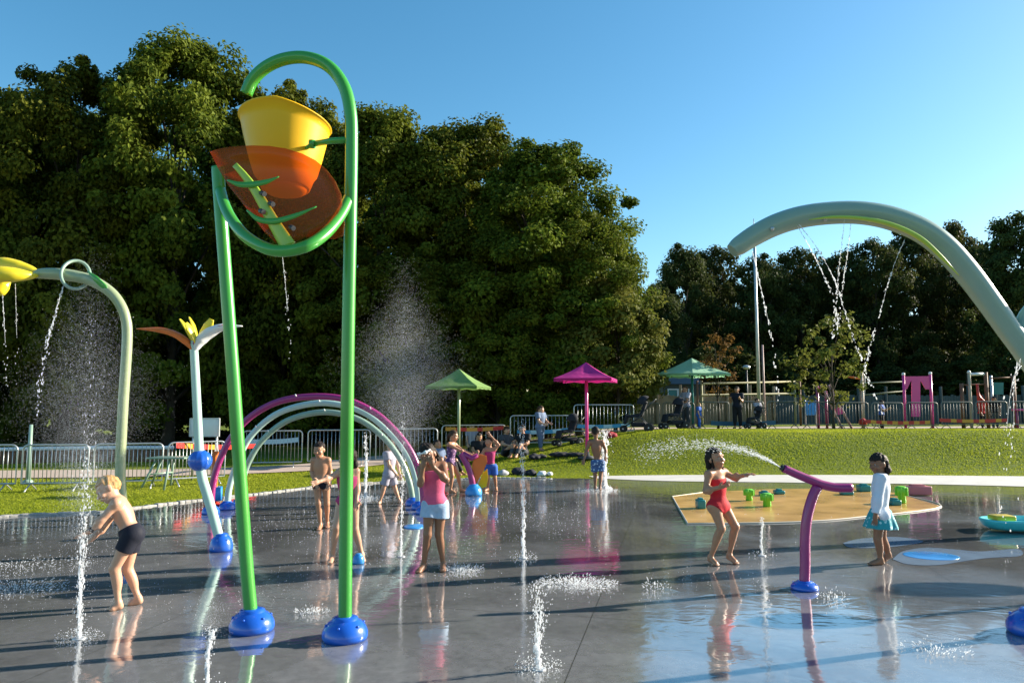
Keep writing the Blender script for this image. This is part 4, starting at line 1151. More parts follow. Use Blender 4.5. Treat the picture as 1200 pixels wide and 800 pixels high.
# 2 boy walking under the arches
Y = gnd(378, 619).y
J = jp(Y, head=(374, 526.5, -.03), sl=(367.5, 539), sr=(384.5, 539), hl=(371.5, 565), hr=(382, 565), el=(365.5, 553, .03), wl=(370, 566, -.07), er=(387.5, 553, .03), wr=(385, 566, -.07), kl=(373, 590, -.05), kr=(383, 590, 0), al=(375.5, 613, -.02), tl=(373, 617, -.18), ar=(383.5, 610, .14), tr=(384, 613, .0))
ground_feet(J, .94)
person('shirtless boy in dark swim trunks looking down, standing under the arches', J, 1.17, .0085, (-.1, -.8, -.55), 'tan', 'dark', 'short', [dict(t='trunks', name='swim_trunks', mat=navy, hem=.3, waist=.05, off=.009)], up=(0, -.25, 1))
# 3 girl hidden behind the green post
Y = gnd(402, 657).y
J = jp(Y, head=(407, 536, -.02), sl=(398, 553), sr=(417, 552, .03), hl=(401, 589), hr=(414, 589, .02), el=(386, 560, -.1), wl=(374, 564, -.22), er=(419, 570, .02), wr=(418, 586, -.05), kl=(394, 618, -.1), kr=(416, 620, .0), al=(389.5, 650, -.02), tl=(386, 656, -.16), ar=(424, 646, .06), tr=(426, 651, -.08))
ground_feet(J, .98)
person('girl in magenta swimsuit mostly hidden behind the bucket post, one arm stretched out', J, 1.22, .008, (-.7, -.7, -.1), 'fair', 'dark', 'long', [dict(t='suit', name='swimsuit', mat=magc, topz=.86)], hands={'l': dict(curl=.2)})
# 4 child in lilac grey clothes
Y = gnd(456, 590).y
J = jp(Y, head=(457.5, 520.5), sl=(453, 532, -.1), sr=(461, 531, .12), hl=(453.5, 556, -.05), hr=(459, 556, .06), el=(456, 545, -.12), wl=(463.5, 555, -.14), er=(466, 543, .14), wr=(468.5, 555, .12), kl=(449.5, 572, -.05), kr=(463, 572, .07), al=(445.5, 585, -.03), tl=(443, 589, -.1), ar=(468, 585, .08), tr=(471, 589, .02))
ground_feet(J, .86)
person('child in lilac grey shirt and shorts striding through the spray below the arches', J, 1.09, .0105, (-.2, .9, 0), 'fair', 'brown', 'short', [dict(t='tee', name='shirt', mat=greyc, sleeve=.55, loose=.02, low=-.06), dict(t='trunks', name='shorts', mat=greyc, hem=.75, flare=.02, off=.012)])
# 5 girl in pink top and denim shorts, hands at her face
Y = gnd(506, 669).y
J = jp(Y, head=(501, 532.5, -.03), sl=(494, 549.5, -.02), sr=(519, 545.5, .04), hl=(503.5, 592, .0), hr=(516.5, 592, .02), el=(492.5, 567, -.17), wl=(495.5, 549, -.20), er=(523, 562, -.15), wr=(508, 547, -.21), kl=(501, 626, -.04), kr=(514.5, 626, .02), al=(496.5, 659, .02), tl=(489, 667, -.11), ar=(519.5, 659, .08), tr=(519, 667, -.06))
ground_feet(J, 1.04)
girl5, hp5 = person('girl in pink top and pale denim shorts with both hands at her face', J, 1.28, .0062, (-.25, -.95, -.12), 'brown', 'dark', 'fringe', [dict(t='top', name='pink_top', mat=pinkc, topz=.93, low=.02, off=.012, loose=.006), dict(t='trunks', name='denim_shorts', mat=denim, hem=.42, waist=.085, off=.016, flare=.05)],
    hands={'l': dict(dir=(.15, -.1, 1), n=(.2, .9, 0), curl=.4), 'r': dict(dir=(-.4, -.1, .9), n=(-.1, .9, 0), curl=.4)})
mb = MB(); gp = [Vector(hp5(-.07, .045, .062)), Vector(hp5(-.045, .085, .068)), Vector(hp5(0, .096, .068)), Vector(hp5(.045, .085, .068)), Vector(hp5(.07, .045, .062))]
mb.tube(spline(gp, 5), .010, 8)
for e in (-1, 1): mb.ball(hp5(e * .034, .094, .068), .021, 14)
mb.build('swim_goggles', white_paint, girl5)
# 6 girl in purple patterned suit leaning over the fin cannon
Y = gnd(535, 577).y
J = jp(Y, head=(531.5, 510.5, 0), sl=(526, 520.5, -.12), sr=(533, 520.5, .12), hl=(527, 542, -.06), hr=(529, 542, .07), el=(538, 527, -.12), wl=(550, 532, -.1), er=(541, 527, .12), wr=(552, 531, .1), kl=(530, 557, -.08), kr=(537, 556, .08), al=(528, 572, -.05), tl=(534, 576, -.08), ar=(540, 572, .1), tr=(548, 577, .06))
ground_feet(J, .98)
person('girl in purple patterned swimsuit leaning over the fin cannon from behind', J, 1.2, .0105, (.9, -.2, -.35), 'tan', 'brown', 'pony', [dict(t='suit', name='swimsuit', mat=purplepat, topz=.9, off=.012)])
# 7 boy in blue shorts, one arm up
Y = gnd(576, 575).y
J = jp(Y, head=(573, 517.5), sl=(568, 527), sr=(579.5, 526.5), hl=(571.5, 547), hr=(579, 547), el=(562, 535, -.1), wl=(554, 537.5, -.12), er=(584.5, 521, -.02), wr=(575, 510.5, -.03), kl=(572, 560, -.04), kr=(580, 560, 0), al=(571.5, 571, 0), tl=(567, 574, -.1), ar=(581.5, 571, .08), tr=(582, 574, -.04))
ground_feet(J, .85)
person('boy in maroon vest and blue swim shorts with one arm bent over his head', J, 1.07, .0105, (-.8, -.55, -.1), 'tan', 'brown', 'short', [dict(t='top', name='swim_vest', mat=magc, topz=.9, low=.08), dict(t='trunks', name='swim_shorts', mat=bluec, hem=.72, flare=.02, off=.012)])
# 8 small child in red behind the pink girl
Y = gnd(528, 574).y + .9
J = jp(Y, head=(517, 538), sl=(513, 547, -.05), sr=(524, 547, .05), hl=(516, 560), hr=(524, 560), el=(511, 554), wl=(512, 561), er=(528, 554), wr=(528, 562), kl=(517, 566), kr=(524, 566), al=(517, 571), tl=(515, 573, -.08), ar=(525, 571), tr=(527, 573, -.08))
ground_feet(J, .6)
person('small child in red swimsuit partly hidden behind the girl in denim shorts', J, .75, .011, (.3, -.9, 0), 'tan', 'brown', 'short', [dict(t='suit', name='swimsuit', mat=redc, topz=.95, off=.015)])
# 9 boy seen from behind
Y = gnd(701, 574).y
J = jp(Y, head=(697.5, 506), sl=(691, 518), sr=(705.5, 518), hl=(696.5, 542), hr=(704.5, 542), el=(687, 528, -.02), wl=(684.5, 538, -.08), er=(710, 527, .02), wr=(709.5, 535, -.1), kl=(697.5, 556, .04), kr=(704, 556, -.02), al=(697.5, 570, .0), tl=(697, 570, .16), ar=(703, 570, -.1), tr=(703.5, 571, .06))
ground_feet(J, .98)
person('shirtless boy in blue patterned swim shorts seen from behind beside a jet', J, 1.23, .0105, (-.1, 1, 0), 'brown', 'dark', 'short', [dict(t='trunks', name='swim_shorts', mat=blueswim, hem=.72, flare=.025, off=.012)])
# 10 girl in the red swimsuit
Y = gnd(848, 661).y
J = jp(Y, head=(838.5, 536.5, 0), sl=(830.5, 555.5, -.08), sr=(848, 553, .09), hl=(837.5, 594, -.05), hr=(847.5, 593, .05), el=(827, 575, -.13), wl=(842.5, 571, -.2), er=(860, 559.5, .06), wr=(871, 557, .0), kl=(845.5, 619, -.1), kr=(862, 617, .03), al=(832.5, 650, .0), tl=(841, 658, -.09), ar=(854.5, 645, .1), tr=(864, 655.5, -.02))
J['al'].z = .075; J['tl'].z = .012; J['ar'].z = .08; J['tr'].z = .014
girl10, _ = person('girl in red swimsuit with long wet dark hair dancing left of the water cannon', J, 1.25, .0062, (.55, -.8, -.05), 'tan', 'dark', 'long', [dict(t='suit', name='swimsuit', mat=redc, topz=.84)], hands={'l': dict(n=(0, .6, .6), curl=.6), 'r': dict(n=(.2, 0, -1), curl=.3)}, up=(-.12, 0, 1))
# 11 girl in white top and teal skirt
Y = gnd(1030, 660).y
J = jp(Y, head=(1029, 543), sl=(1032.5, 560, -.11), sr=(1032, 559.5, .11), hl=(1031.5, 604, -.06), hr=(1032, 604, .06), el=(1029, 583, -.14), wl=(1026, 602, -.16), er=(1028, 583, .14), wr=(1024, 601, .1), kl=(1028.5, 632, -.06), kr=(1034, 632, .07), al=(1032, 655, -.06), tl=(1018, 659, -.08), ar=(1041, 650, .08), tr=(1034, 657, .06))
ground_feet(J, .96, keep=('r',)); J['ar'].z = .085; J['tr'].z = .014
person('girl in long-sleeved white top and teal floral skirt standing beyond the water cannon', J, 1.21, .0062, (-.97, -.25, -.1), 'brown', 'dark', 'fringe', [dict(t='tee', name='long_sleeved_top', mat=whitec, sleeve=1.96, loose=.006, low=-.03, off=.009), dict(t='skirt', name='skirt', mat=tealpat, len=.13, flare=.075)], hands={'l': dict(dir=(-.1, 0, -1), n=(0, 1, 0)), 'r': dict(dir=(-.1, 0, -1), n=(0, -1, 0))})
# --- generic standing figure for the people farther off
def standing(px, pyf, Y, H, ang, **kw):
    x = xat(px, Y); z = zf(x, Y) if pyf is None else CAMZ + (477 - pyf) * Y / F
    fw = np.array([math.sin(ang), -math.cos(ang), 0]); lt = np.array([math.cos(ang), math.sin(ang), 0]); b0 = np.array([x, Y, z])
    hh = .915 if H > 1.4 else .895
    def p(a, f_, h): return b0 + lt * a * H + fw * f_ * H + np.array([0, 0, h * H])
    st = kw.get('stride', .04)
    return dict(head=p(0, .015, hh), sl=p(-.105, 0, .80), sr=p(.105, 0, .80), hl=p(-.05, 0, .51), hr=p(.05, 0, .51), el=p(-.14, .02 + kw.get('reach', 0) * .5, .63), er=p(.14, .02 + kw.get('reach', 0) * .5, .63),
                wl=p(-.12, .07 + kw.get('reach', 0), .50 + kw.get('lift', 0)), wr=p(.12, .07 + kw.get('reach', 0), .50 + kw.get('lift', 0)), kl=p(-.055, st * .8, .28), kr=p(.055, -st * .2, .28), al=p(-.055, st, .045), ar=p(.055, -st, .045), tl=p(-.06, st + .1, .012), tr=p(.06, -st + .1, .012))
def folk(label, px, Y, H, ang, top, bot, tone='tan', hair='dark', hstyle='short', group=None, pyf=None, fat=1.0, **kw):
    J = standing(px, pyf, Y, H, ang, **kw)
    return person(label, J, H, .017 if H > 1.2 else .014, (math.sin(ang), -math.cos(ang), -.05), tone, hair, hstyle, [dict(t='tee', name='shirt', mat=top, sleeve=kw.get('sleeve', .6), loose=.015, low=-.02, off=.015), dict(t='trousers', name='trousers', mat=bot, hem=kw.get('hem', 1.9), off=.016)], group, fat=fat)
folk('woman in long blue denim dress holding something white, behind the lying bags', 633, 22.6, 1.38, .9, bluegrey, bluegrey, 'fair', 'brown', 'pony', fat=1.15, reach=.1, lift=.1)
folk('adult in grey shirt bending at the dark stroller beneath the large green umbrella', 803, 26.5, 1.55, -1.2, greyc, darkgrey, 'tan', 'brown', reach=.12, lift=.12)
folk('toddler in blue overalls next to the pole of the large green umbrella', 818, 26, .92, 1.0, bluec, bluec, 'fair', 'blond')
folk('adult in dark navy clothes standing by the blue rail near the tall mast', 863, 26.5, 1.5, -.6, navy, black_c, 'tan', 'dark', reach=.08, lift=.2)
folk('adult in pale shirt bent beside the low stroller near the foot of the mast', 886, 27, 1.1, .5, greyc, darkgrey, 'fair', 'brown', reach=.1)
folk('child in blue top climbing near the red ball beside the playground', 1031, 28.5, 1.15, .9, bluec, navy, 'tan', 'dark', reach=.14, lift=.2)
folk('child in dark clothes standing inside the brown climbing frame', 1163, 30.3, 1.35, -.5, black_c, darkgrey, 'tan', 'dark')
folk('child in red shirt behind the tape at the brown climbing frame', 1148, 31.0, 1.3, .4, redc, navy, 'tan', 'dark')
# sitting adult on the grass behind the purple girl
Y = 18.4
J = jp(Y, head=(512.5, 520.5), sl=(508.5, 528.5, -.08), sr=(518, 528.5, .08), hl=(513, 546, -.08), hr=(516, 546, .08), el=(509, 537, -.16), wl=(518, 541, -.22), er=(521, 537, .14), wr=(526, 541, .05), kl=(531, 538.5, -.12), kr=(534, 539, .1), al=(536.5, 554, -.12), tl=(541, 556, -.2), ar=(542, 554, .1), tr=(547, 556, .02))
person('adult in blue-grey shirt and black trousers sitting on the grass behind the children', J, 1.55, .0135, (.8, -.6, -.1), 'tan', 'dark', 'short', [dict(t='tee', name='shirt', mat=bluegrey, sleeve=.6, loose=.012, low=-.02), dict(t='trousers', name='trousers', mat=black_c, hem=1.85, off=.014)])

def sitting(label, px, Y, H, ang, top, bot, tone='tan', hair='dark', hstyle='short'):
    x = xat(px, Y); b0 = np.array([x, Y, zf(x, Y)]); fw = np.array([math.sin(ang), -math.cos(ang), 0]); lt = np.array([math.cos(ang), math.sin(ang), 0])
    def p(a, f_, h): return b0 + lt * a * H + fw * f_ * H + np.array([0, 0, h * H])
    J = dict(head=p(0, .0, .49), sl=p(-.105, -.03, .37), sr=p(.105, -.03, .37), hl=p(-.05, 0, .075), hr=p(.05, 0, .075), el=p(-.14, .05, .24), er=p(.14, .05, .24), wl=p(-.08, .17, .22), wr=p(.08, .17, .22),
             kl=p(-.065, .21, .22), kr=p(.065, .21, .22), al=p(-.06, .33, .045), ar=p(.06, .33, .045), tl=p(-.065, .42, .012), tr=p(.065, .42, .012))
    return person(label, J, H, .015, (fw[0], fw[1], -.1), tone, hair, hstyle, [dict(t='tee', name='shirt', mat=top, sleeve=.6, loose=.012, off=.014, low=-.05), dict(t='trousers', name='trousers', mat=bot, hem=1.85, off=.014)])
sitting('adult in black clothes sitting on the grass in the shade beside the woman in denim', 612, 21.8, 1.6, -.5, black_c, darkgrey, 'tan', 'dark')
sitting('adult in dark grey shirt sitting on the grass behind the boy in blue shorts', 594, 22.4, 1.6, .7, darkgrey, black_c, 'fair', 'brown', 'pony')
sitting('person in black hoodie sitting low between the children and the green umbrella pole', 562, 21.6, 1.5, .2, black_c, black_c, 'tan', 'dark')
# ------------------------------------------------------------------ barriers, umbrellas, playground
def bar_between(mb, a, b_, r, n=6): mb.tube([a, b_], r, n)
def barrier(label, pa, pb, h, group, first=[None], mat=None, nb=15):
    """crowd barrier between two ground points"""
    mat = mat or galv
    a, b_ = Vector(pa), Vector(pb); L = (b_ - a).length; c = (a + b_) / 2
    t = thing('crowd_barrier', label, 'barrier', c, math.atan2(b_.y - a.y, b_.x - a.x), group)
    mb = MB(); w = L / 2 - .02; lo = .16; r = .10
    P = [Vector((-w, 0, lo)), Vector((-w, 0, h - r))]
    P += [Vector((-w + r - r * math.cos(k * math.pi / 8), 0, h - r + r * math.sin(k * math.pi / 8))) for k in range(1, 5)]
    P += [Vector((w - r + r * math.sin(k * math.pi / 8), 0, h - r + r * math.cos(k * math.pi / 8))) for k in range(0, 5)]
    P += [Vector((w, 0, lo)), Vector((-w, 0, lo))]
    mb.tube(P, .019, 8, cap=False); mb.local('frame', mat, t)
    mb = MB()
    for k in range(1, nb + 1):
        x = -w + 2 * w * k / (nb + 1); mb.tube([(x, 0, lo), (x, 0, h)], .0075, 6)
    mb.local('bars', mat, t)
    for sx in (-1, 1):
        mb = MB(); x = sx * w * .72; mb.tube([(x, -.26, .01), (x, -.2, .05), (x, 0, lo), (x, .2, .05), (x, .26, .01)], .014, 6); mb.local('foot', mat, t)
    return t
GL = 'crowd barriers along the lawn'
def G3(px, Y): 
    x = xat(px, Y); return Vector((x, Y, zf(x, Y)))
labs = ['crowd barrier cut off by the left border', 'crowd barrier behind the jet at the left, between small post and border', 'crowd barrier behind the bending boy and the flower arch post', 'crowd barrier with tape behind the green folding frame and the blue ball']
for i, (a, b_, Y0, Y1) in enumerate([(-60, 27, 14.7, 14.9), (31, 110, 14.9, 15.1), (114, 196, 15.2, 15.6), (200, 268, 15.8, 16.6)]):
    barrier(labs[i], G3(a, Y0), G3(b_, Y1), .92, GL)
for i, (a, b_, Y0, Y1, lab) in enumerate([(286, 357, 20.4, 20.8, 'crowd barrier between the two green bucket posts, under the arches'), (362, 436, 20.9, 21.3, 'crowd barrier behind the head of the boy under the arches'),
    (441, 514, 21.7, 22.2, 'crowd barrier behind the spray and the end of the magenta arch'), (518, 593, 22.6, 23.1, 'crowd barrier with orange tape below the first green umbrella'),
    (598, 668, 23.7, 24.2, 'crowd barrier behind the woman in blue denim'), (672, 742, 24.6, 25.0, 'crowd barrier between the magenta umbrella pole and the black pushchair')]):
    barrier(lab, G3(a, Y0), G3(b_, Y1), 1.02, GL)
GR = 'low railings along the top of the mound'
rail = M('dark_railing', (.16, .165, .155), rough=.5, metal=.4)
def label_rail(i):
    return ['railing behind the pushchair nearest the magenta umbrella', 'railing behind the stroller under the large green umbrella', 'railing behind the toddler in blue', 'railing behind the adult in navy with blue boards', 'railing just past the foot of the tall mast', 'railing in front of the young sparse tree', 'railing beneath the pink ladder slide', 'railing with tape beside the red ball', 'railing under the pink climbing frame', 'railing between pink and brown climbing frames', 'railing with tape in front of the brown climbing frame', 'railing cut off by the right border'][i]
xs = np.linspace(735, 1222, 13)
for i in range(12):
    barrier(label_rail(i), G3(xs[i], 27.2), G3(xs[i + 1] - 3, 27.4), .98, GR, mat=rail, nb=9)
def strip(name, label, pts, h, mats, cat, n=6, sag=.04, group=None):
    """barrier tape / board: alternating colour blocks along a line of points"""
    P = spline(pts, 6) if len(pts) > 2 else [Vector(pts[0]).lerp(Vector(pts[1]), k / 12) + Vector((0, 0, -sag * math.sin(math.pi * k / 12))) for k in range(13)]
    mb = MB(); m_ = len(P)
    for i in range(m_ - 1):
        a, b_ = P[i], P[i + 1]
        for_s = [a + Vector((0, -.012, -h / 2)), b_ + Vector((0, -.012, -h / 2)), b_ + Vector((0, -.012, h / 2)), a + Vector((0, -.012, h / 2))]
        bk = [v + Vector((0, .024, 0)) for v in for_s]
        mi = int(i * n / (m_ - 1)) % len(mats)
        mb.add(for_s + bk, [(0, 1, 2, 3), (7, 6, 5, 4), (0, 4, 5, 1), (3, 2, 6, 7)] + ([(0, 3, 7, 4)] if i == 0 else []) + ([(1, 5, 6, 2)] if i == m_ - 2 else []), False, mi)
    return tag(mb.build(name, mats), label, cat, group)
tape_r = M('tape_red', (.55, .025, .02), rough=.4); tape_y = M('tape_yellow', (.70, .30, .03), rough=.4); tape_b = M('tape_blue', (.06, .33, .55), rough=.4); tape_w = M('tape_pale', (.45, .65, .72), rough=.4)
def tp(px, py, Y): return at(px, py, Y)
strip('barrier_tape', 'red and yellow barrier tape behind the blue ball stem', [tp(207, 521.5, 15.7), tp(302, 522, 19.9)], .11, [tape_r, tape_y, tape_r], 'barrier tape', 14)
strip('barrier_tape', 'orange and red barrier tape hung below the first green umbrella', [tp(522, 502.5, 22.5), tp(596, 500.5, 23.0)], .11, [tape_y, tape_r], 'barrier tape', 7)
strip('barrier_tape', 'pale blue tape behind the woman in denim', [tp(606, 506, 23.6), tp(668, 503, 24.0)], .12, [tape_b, tape_w], 'barrier tape', 5)
strip('barrier_tape', 'pale blue tape running to the black pushchair', [tp(676, 499, 24.4), tp(738, 497.5, 24.8)], .12, [tape_b, tape_w], 'barrier tape', 6)
strip('barrier_tape', 'dark blue board strip in front of the adult in navy', [tp(833, 495.5, 27.1), tp(909, 495, 27.1)], .16, [M('board_blue', (.03, .12, .2), rough=.5)], 'barrier tape', 3)
strip('barrier_tape', 'red and yellow tape beneath the pink climbing frame', [tp(1014, 493.5, 26.9), tp(1090, 494.5, 26.9)], .12, [tape_r, tape_y], 'barrier tape', 12)
strip('barrier_tape', 'red and yellow tape in front of the brown climbing frame', [tp(1101, 492, 26.9), tp(1180, 492, 26.9)], .12, [tape_r, tape_y], 'barrier tape', 9)
# umbrellas
def umbrella(label, px, Y, rim_py, top_py, half, pole_mat, mat, sides=4, rot=.45, extra=()):
    x = xat(px, Y); z0 = zf(x, Y); zr = CAMZ + (477 - rim_py) * Y / F; zt_ = CAMZ + (477 - top_py) * Y / F; r = half * Y / F
    t = thing('umbrella', label, 'umbrella', (x, Y, z0))
    mb = MB(); mb.tube([(x, Y, z0 - .05), (x, Y, zt_ - .03)], .045, 12); mb.build('pole', pole_mat, t)
    # canopy: panels with slight sag, a valance, and an inside
    vs = []; fs = []; n = sides * 6; prof = [(0.0, zt_), (.25, None), (.5, None), (.75, None), (1.0, zr), (1.0, zr - .08)]
    K = len(prof)
    for layer in (0, 1):
        for ki, (k, zz) in enumerate(prof):
            for i in range(n):
                a = rot + 2 * math.pi * i / n; loc = (i % 6) / 6 * 2 * math.pi / sides - math.pi / sides
                rr_ = r * 1.08 * k * math.cos(math.pi / sides) / math.cos(loc)
                z = zz if zz is not None else zt_ + (zr - zt_) * k - .05 * math.sin(math.pi * k) * (1 + .35 * math.cos(sides * a * 1.0))
                if ki == K - 1: z += .03 * (i % 2)
                vs.append((x + rr_ * math.cos(a), Y + rr_ * math.sin(a), z - .012 * layer + (0 if layer == 0 else 0)))
    for layer in (0, 1):
        o = layer * K * n
        for ki in range(K - 1):
            for i in range(n):
                j = (i + 1) % n; f = (o + ki * n + i, o + (ki + 1) * n + i, o + (ki + 1) * n + j, o + ki * n + j)
                fs.append(f if layer == 0 else f[::-1])
    mb = MB(); mb.add(vs, fs, False); mb.build('canopy', mat, t)
    mb = MB()
    for i in range(sides):
        a = rot + 2 * math.pi * i / sides
        for fr in (0,): mb.tube([(x, Y, zt_ - .10), (x + r * 1.0 * math.cos(a), Y + r * 1.0 * math.sin(a), zr - .07)], .014, 6)
    mb.build('ribs', pole_mat, t)
    mb = MB(); mb.lathe([(.26, 0), (.26, .05), (.08, .09), (.06, .2)], (x, Y, z0), 20); mb.build('base', dark_metal, t)
    for (dx, dy) in extra:
        mb = MB(); mb.tube([(x + dx, Y + dy, zf(x + dx, Y + dy) - .05), (x + dx, Y + dy, zr + .02)], .045, 10); mb.build('pole', pole_mat, t)
    return t
def canopy_mat(n, c):
    m, nt, out = newmat(n); d = node(nt, 'ShaderNodeBsdfPrincipled'); d.inputs['Base Color'].default_value = (*c, 1); d.inputs['Roughness'].default_value = .75
    tl = node(nt, 'ShaderNodeBsdfTranslucent'); tl.inputs['Color'].default_value = (*c, 1); ms = node(nt, 'ShaderNodeMixShader'); ms.inputs[0].default_value = .4
    nt.links.new(d.outputs[0], ms.inputs[1]); nt.links.new(tl.outputs[0], ms.inputs[2]); nt.links.new(ms.outputs[0], out.inputs['Surface']); return m
umbrella('pale green square umbrella seen through the fine spray, the smallest green one', 538, 22.2, 453, 432, 40, olive_paint, canopy_mat('green_canvas', (.25, .42, .13)), 4, .55)
umbrella('bright magenta square umbrella on a pink pole on the mound', 687, 20.4, 444, 424.5, 43, pink_paint, canopy_mat('magenta_canvas', (.66, .04, .33)), 4, .55)
umbrella('large mint green umbrella on a green pole beside the sapling', 811, 27.6, 439, 419.5, 45, teal_paint, canopy_mat('mint_canvas', (.42, .68, .48)), 6, .3)
# pushchairs
def stroller(label, px, Y, s, ang, gr='pushchairs'):
    x = xat(px, Y); z = zf(x, Y); t = thing('pushchair', label, 'pushchair', (x, Y, z), ang)
    t.scale = (s, s, s)
    mb = MB(); mb.box((-.02, 0, .52), (.42, .40, .10), Matrix.Rotation(-.1, 4, 'Y'), bev=.04); mb.box((.26, 0, .74), (.10, .40, .50), Matrix.Rotation(.35, 4, 'Y'), bev=.04); mb.box((-.30, 0, .40), (.10, .34, .30), Matrix.Rotation(.3, 4, 'Y'), bev=.03); mb.local('seat', black_fabric, t)
    mb = MB(); vs = []; n, h = 14, 8
    for i in range(h + 1):
        a = math.pi * .05 + math.pi * .62 * i / h
        for k in range(n + 1):
            b_ = math.pi * k / n
            vs.append((.20 + .30 * -math.cos(a) * math.sin(b_) * .9 + .1, .24 * math.cos(b_), .86 + .30 * math.sin(a) * math.sin(b_) ** .7))
    fs = [(i * (n + 1) + k, i * (n + 1) + k + 1, (i + 1) * (n + 1) + k + 1, (i + 1) * (n + 1) + k) for i in range(h) for k in range(n)]
    mb.add(vs, fs, True); mb.local('hood', black_fabric, t)
    mb = MB()
    for sy in (-.22, .22):
        mb.tube([(.62, sy, 1.02), (.45, sy, .86), (.1, sy, .45), (-.35, sy, .18)], .014, 8); mb.tube([(.42, sy, .15), (.2, sy, .45), (-.1, sy, .5)], .013, 8)
    mb.tube([(.62, -.22, 1.02), (.65, 0, 1.04), (.62, .22, 1.02)], .018, 8); mb.local('frame', dark_metal, t)
    mb = MB(); mb.box((.12, 0, .24), (.5, .36, .14), bev=.04); mb.local('basket', black_fabric, t)
    for (wx, wy, wr) in ((.42, -.25, .15), (.42, .25, .15), (-.38, -.18, .11), (-.38, .18, .11)):
        mb = MB(); mb.lathe([(wr * .55, -.02), (wr, -.024), (wr, .024), (wr * .55, .02)], (wx, wy, wr), 22, Matrix.Rotation(math.pi / 2, 3, 'X')); w_ = mb.local('wheel', rubber, t)
        mb = MB()
        for k in range(5):
            a = k * 2 * math.pi / 5; mb.tube([(wx, wy, wr), (wx + math.cos(a) * wr * .7, wy, wr + math.sin(a) * wr * .7)], .01, 5)
        mb.tube([(wx, wy - .03, wr), (wx, wy + .03, wr)], .025, 8); mb.local('hub', grey_metal, w_)
    return t
stroller('black pushchair with raised hood standing alone beside the bushy young tree', 744, 23.6, 1.0, -.25)
stroller('dark pushchair under the large green umbrella held by the adult in grey', 787, 25.8, .95, .3)
stroller('dark blue pushchair behind the magenta umbrella pole', 663, 22.6, .85, .4)
stroller('low dark pushchair beside the foot of the tall mast', 882, 26.5, .7, .2)
# masts and lamps
def mast(name, label, px, Y, top, r, mat, head=None, cat='mast'):
    x = xat(px, Y); z = zf(x, Y); zz = CAMZ + (477 - top) * Y / F; t = thing(name, label, cat, (x, Y, z))
    mb = MB(); mb.tube([(x, Y, z - .1), (x, Y, z + (zz - z) * .5), (x, Y, zz)], [r * 1.2, r, r * .8], 12); mb.build('pole', mat, t)
    mb = MB(); mb.lathe([(r * 2.4, 0), (r * 2.4, .04), (r * 1.4, .08)], (x, Y, z), 16); mb.build('base_plate', mat, t)
    if head == 'lamp':
        mb = MB(); mb.lathe([(.05, -.05), (.17, .0), (.19, .10), (.13, .16), (.001, .19)], (x, Y, zz), 16); mb.build('lamp_head', grey_metal, t)
    elif head == 'camera':
        mb = MB(); mb.tube([(x, Y, zz - .15), (x + .2, Y, zz - .12)], .03, 8); mb.ball((x + .24, Y, zz - .16), .09, 12); mb.tube([(x, Y, zz), (x, Y, zz + .5)], .012, 6); mb.build('antenna_head', dark_metal, t)
    return t
mast('tall_mast', 'tall thin grey mast rising behind the tip of the pale arch', 888.5, 29, 268, .062, grey_metal, 'camera')
mast('short_mast', 'pinkish thinner pole just beside the tall grey mast', 894.5, 29.5, 404, .045, M('faded_rose', (.42, .28, .27), rough=.5), None)
mast('street_lamp', 'small dark lamp post in front of the wood, near the tall mast', 875, 38, 432, .05, dark_metal, 'lamp', 'street lamp')
mast('marker_post', 'short pale green post behind the barriers at the far left', 40, 16.6, 497, .045, pale_paint, None, 'post')
# sign board
def sign():
    Y = 17.2; c = at(240, 500.5, Y); z = zf(c.x, Y); t = thing('notice_board', 'white notice board on two legs behind the blue ball stem', 'sign', (c.x, Y, z))
    mb = MB(); mb.box((c.x, Y, c.z), (.66, .04, .40), bev=.01); mb.build('panel', white_paint, t)
    for s_ in (-.27, .27):
        mb = MB(); mb.tube([(c.x + s_, Y + .04, z - .05), (c.x + s_, Y + .04, c.z + .2)], .025, 8); mb.build('leg', galv, t)
    mb = MB()
    for s_ in (-1, 1):
        mb.box((c.x + s_ * .335, Y - .005, c.z), (.02, .055, .42)); mb.box((c.x, Y - .005, c.z + s_ * .205), (.65, .055, .02))
    mb.build('frame', grey_metal, t)
sign()
# green folding frame
def rack():
    Y = 14.3; t = thing('picnic_bench', 'pale green folding bench on the grass behind the flower arch post', 'bench', (xat(188, Y), Y, zf(xat(188, Y), Y)))
    def leg(pts):
        mb = MB(); mb.tube([at(p[0], p[1], Y + p[2]) for p in pts], .022, 8); mb.build('leg', pale_paint, t)
    leg([(166, 571, -.2), (184, 537, -.1)]); leg([(192, 574, -.2), (199, 537, -.1)]); leg([(200, 568, .3), (204, 536, .2)]); leg([(178, 566, .3), (190, 537, .2)])
    c = at(196, 536, Y); mb = MB()
    for k in range(3): mb.box((c.x + .05, Y - .12 + k * .17, c.z), (.72, .14, .03), bev=.008)
    mb.build('seat', pale_paint, t)
    mb = MB(); mb.tube([at(172, 556, Y - .15), at(202, 553, Y + .2)], .016, 6); mb.build('brace', pale_paint, t)
rack()
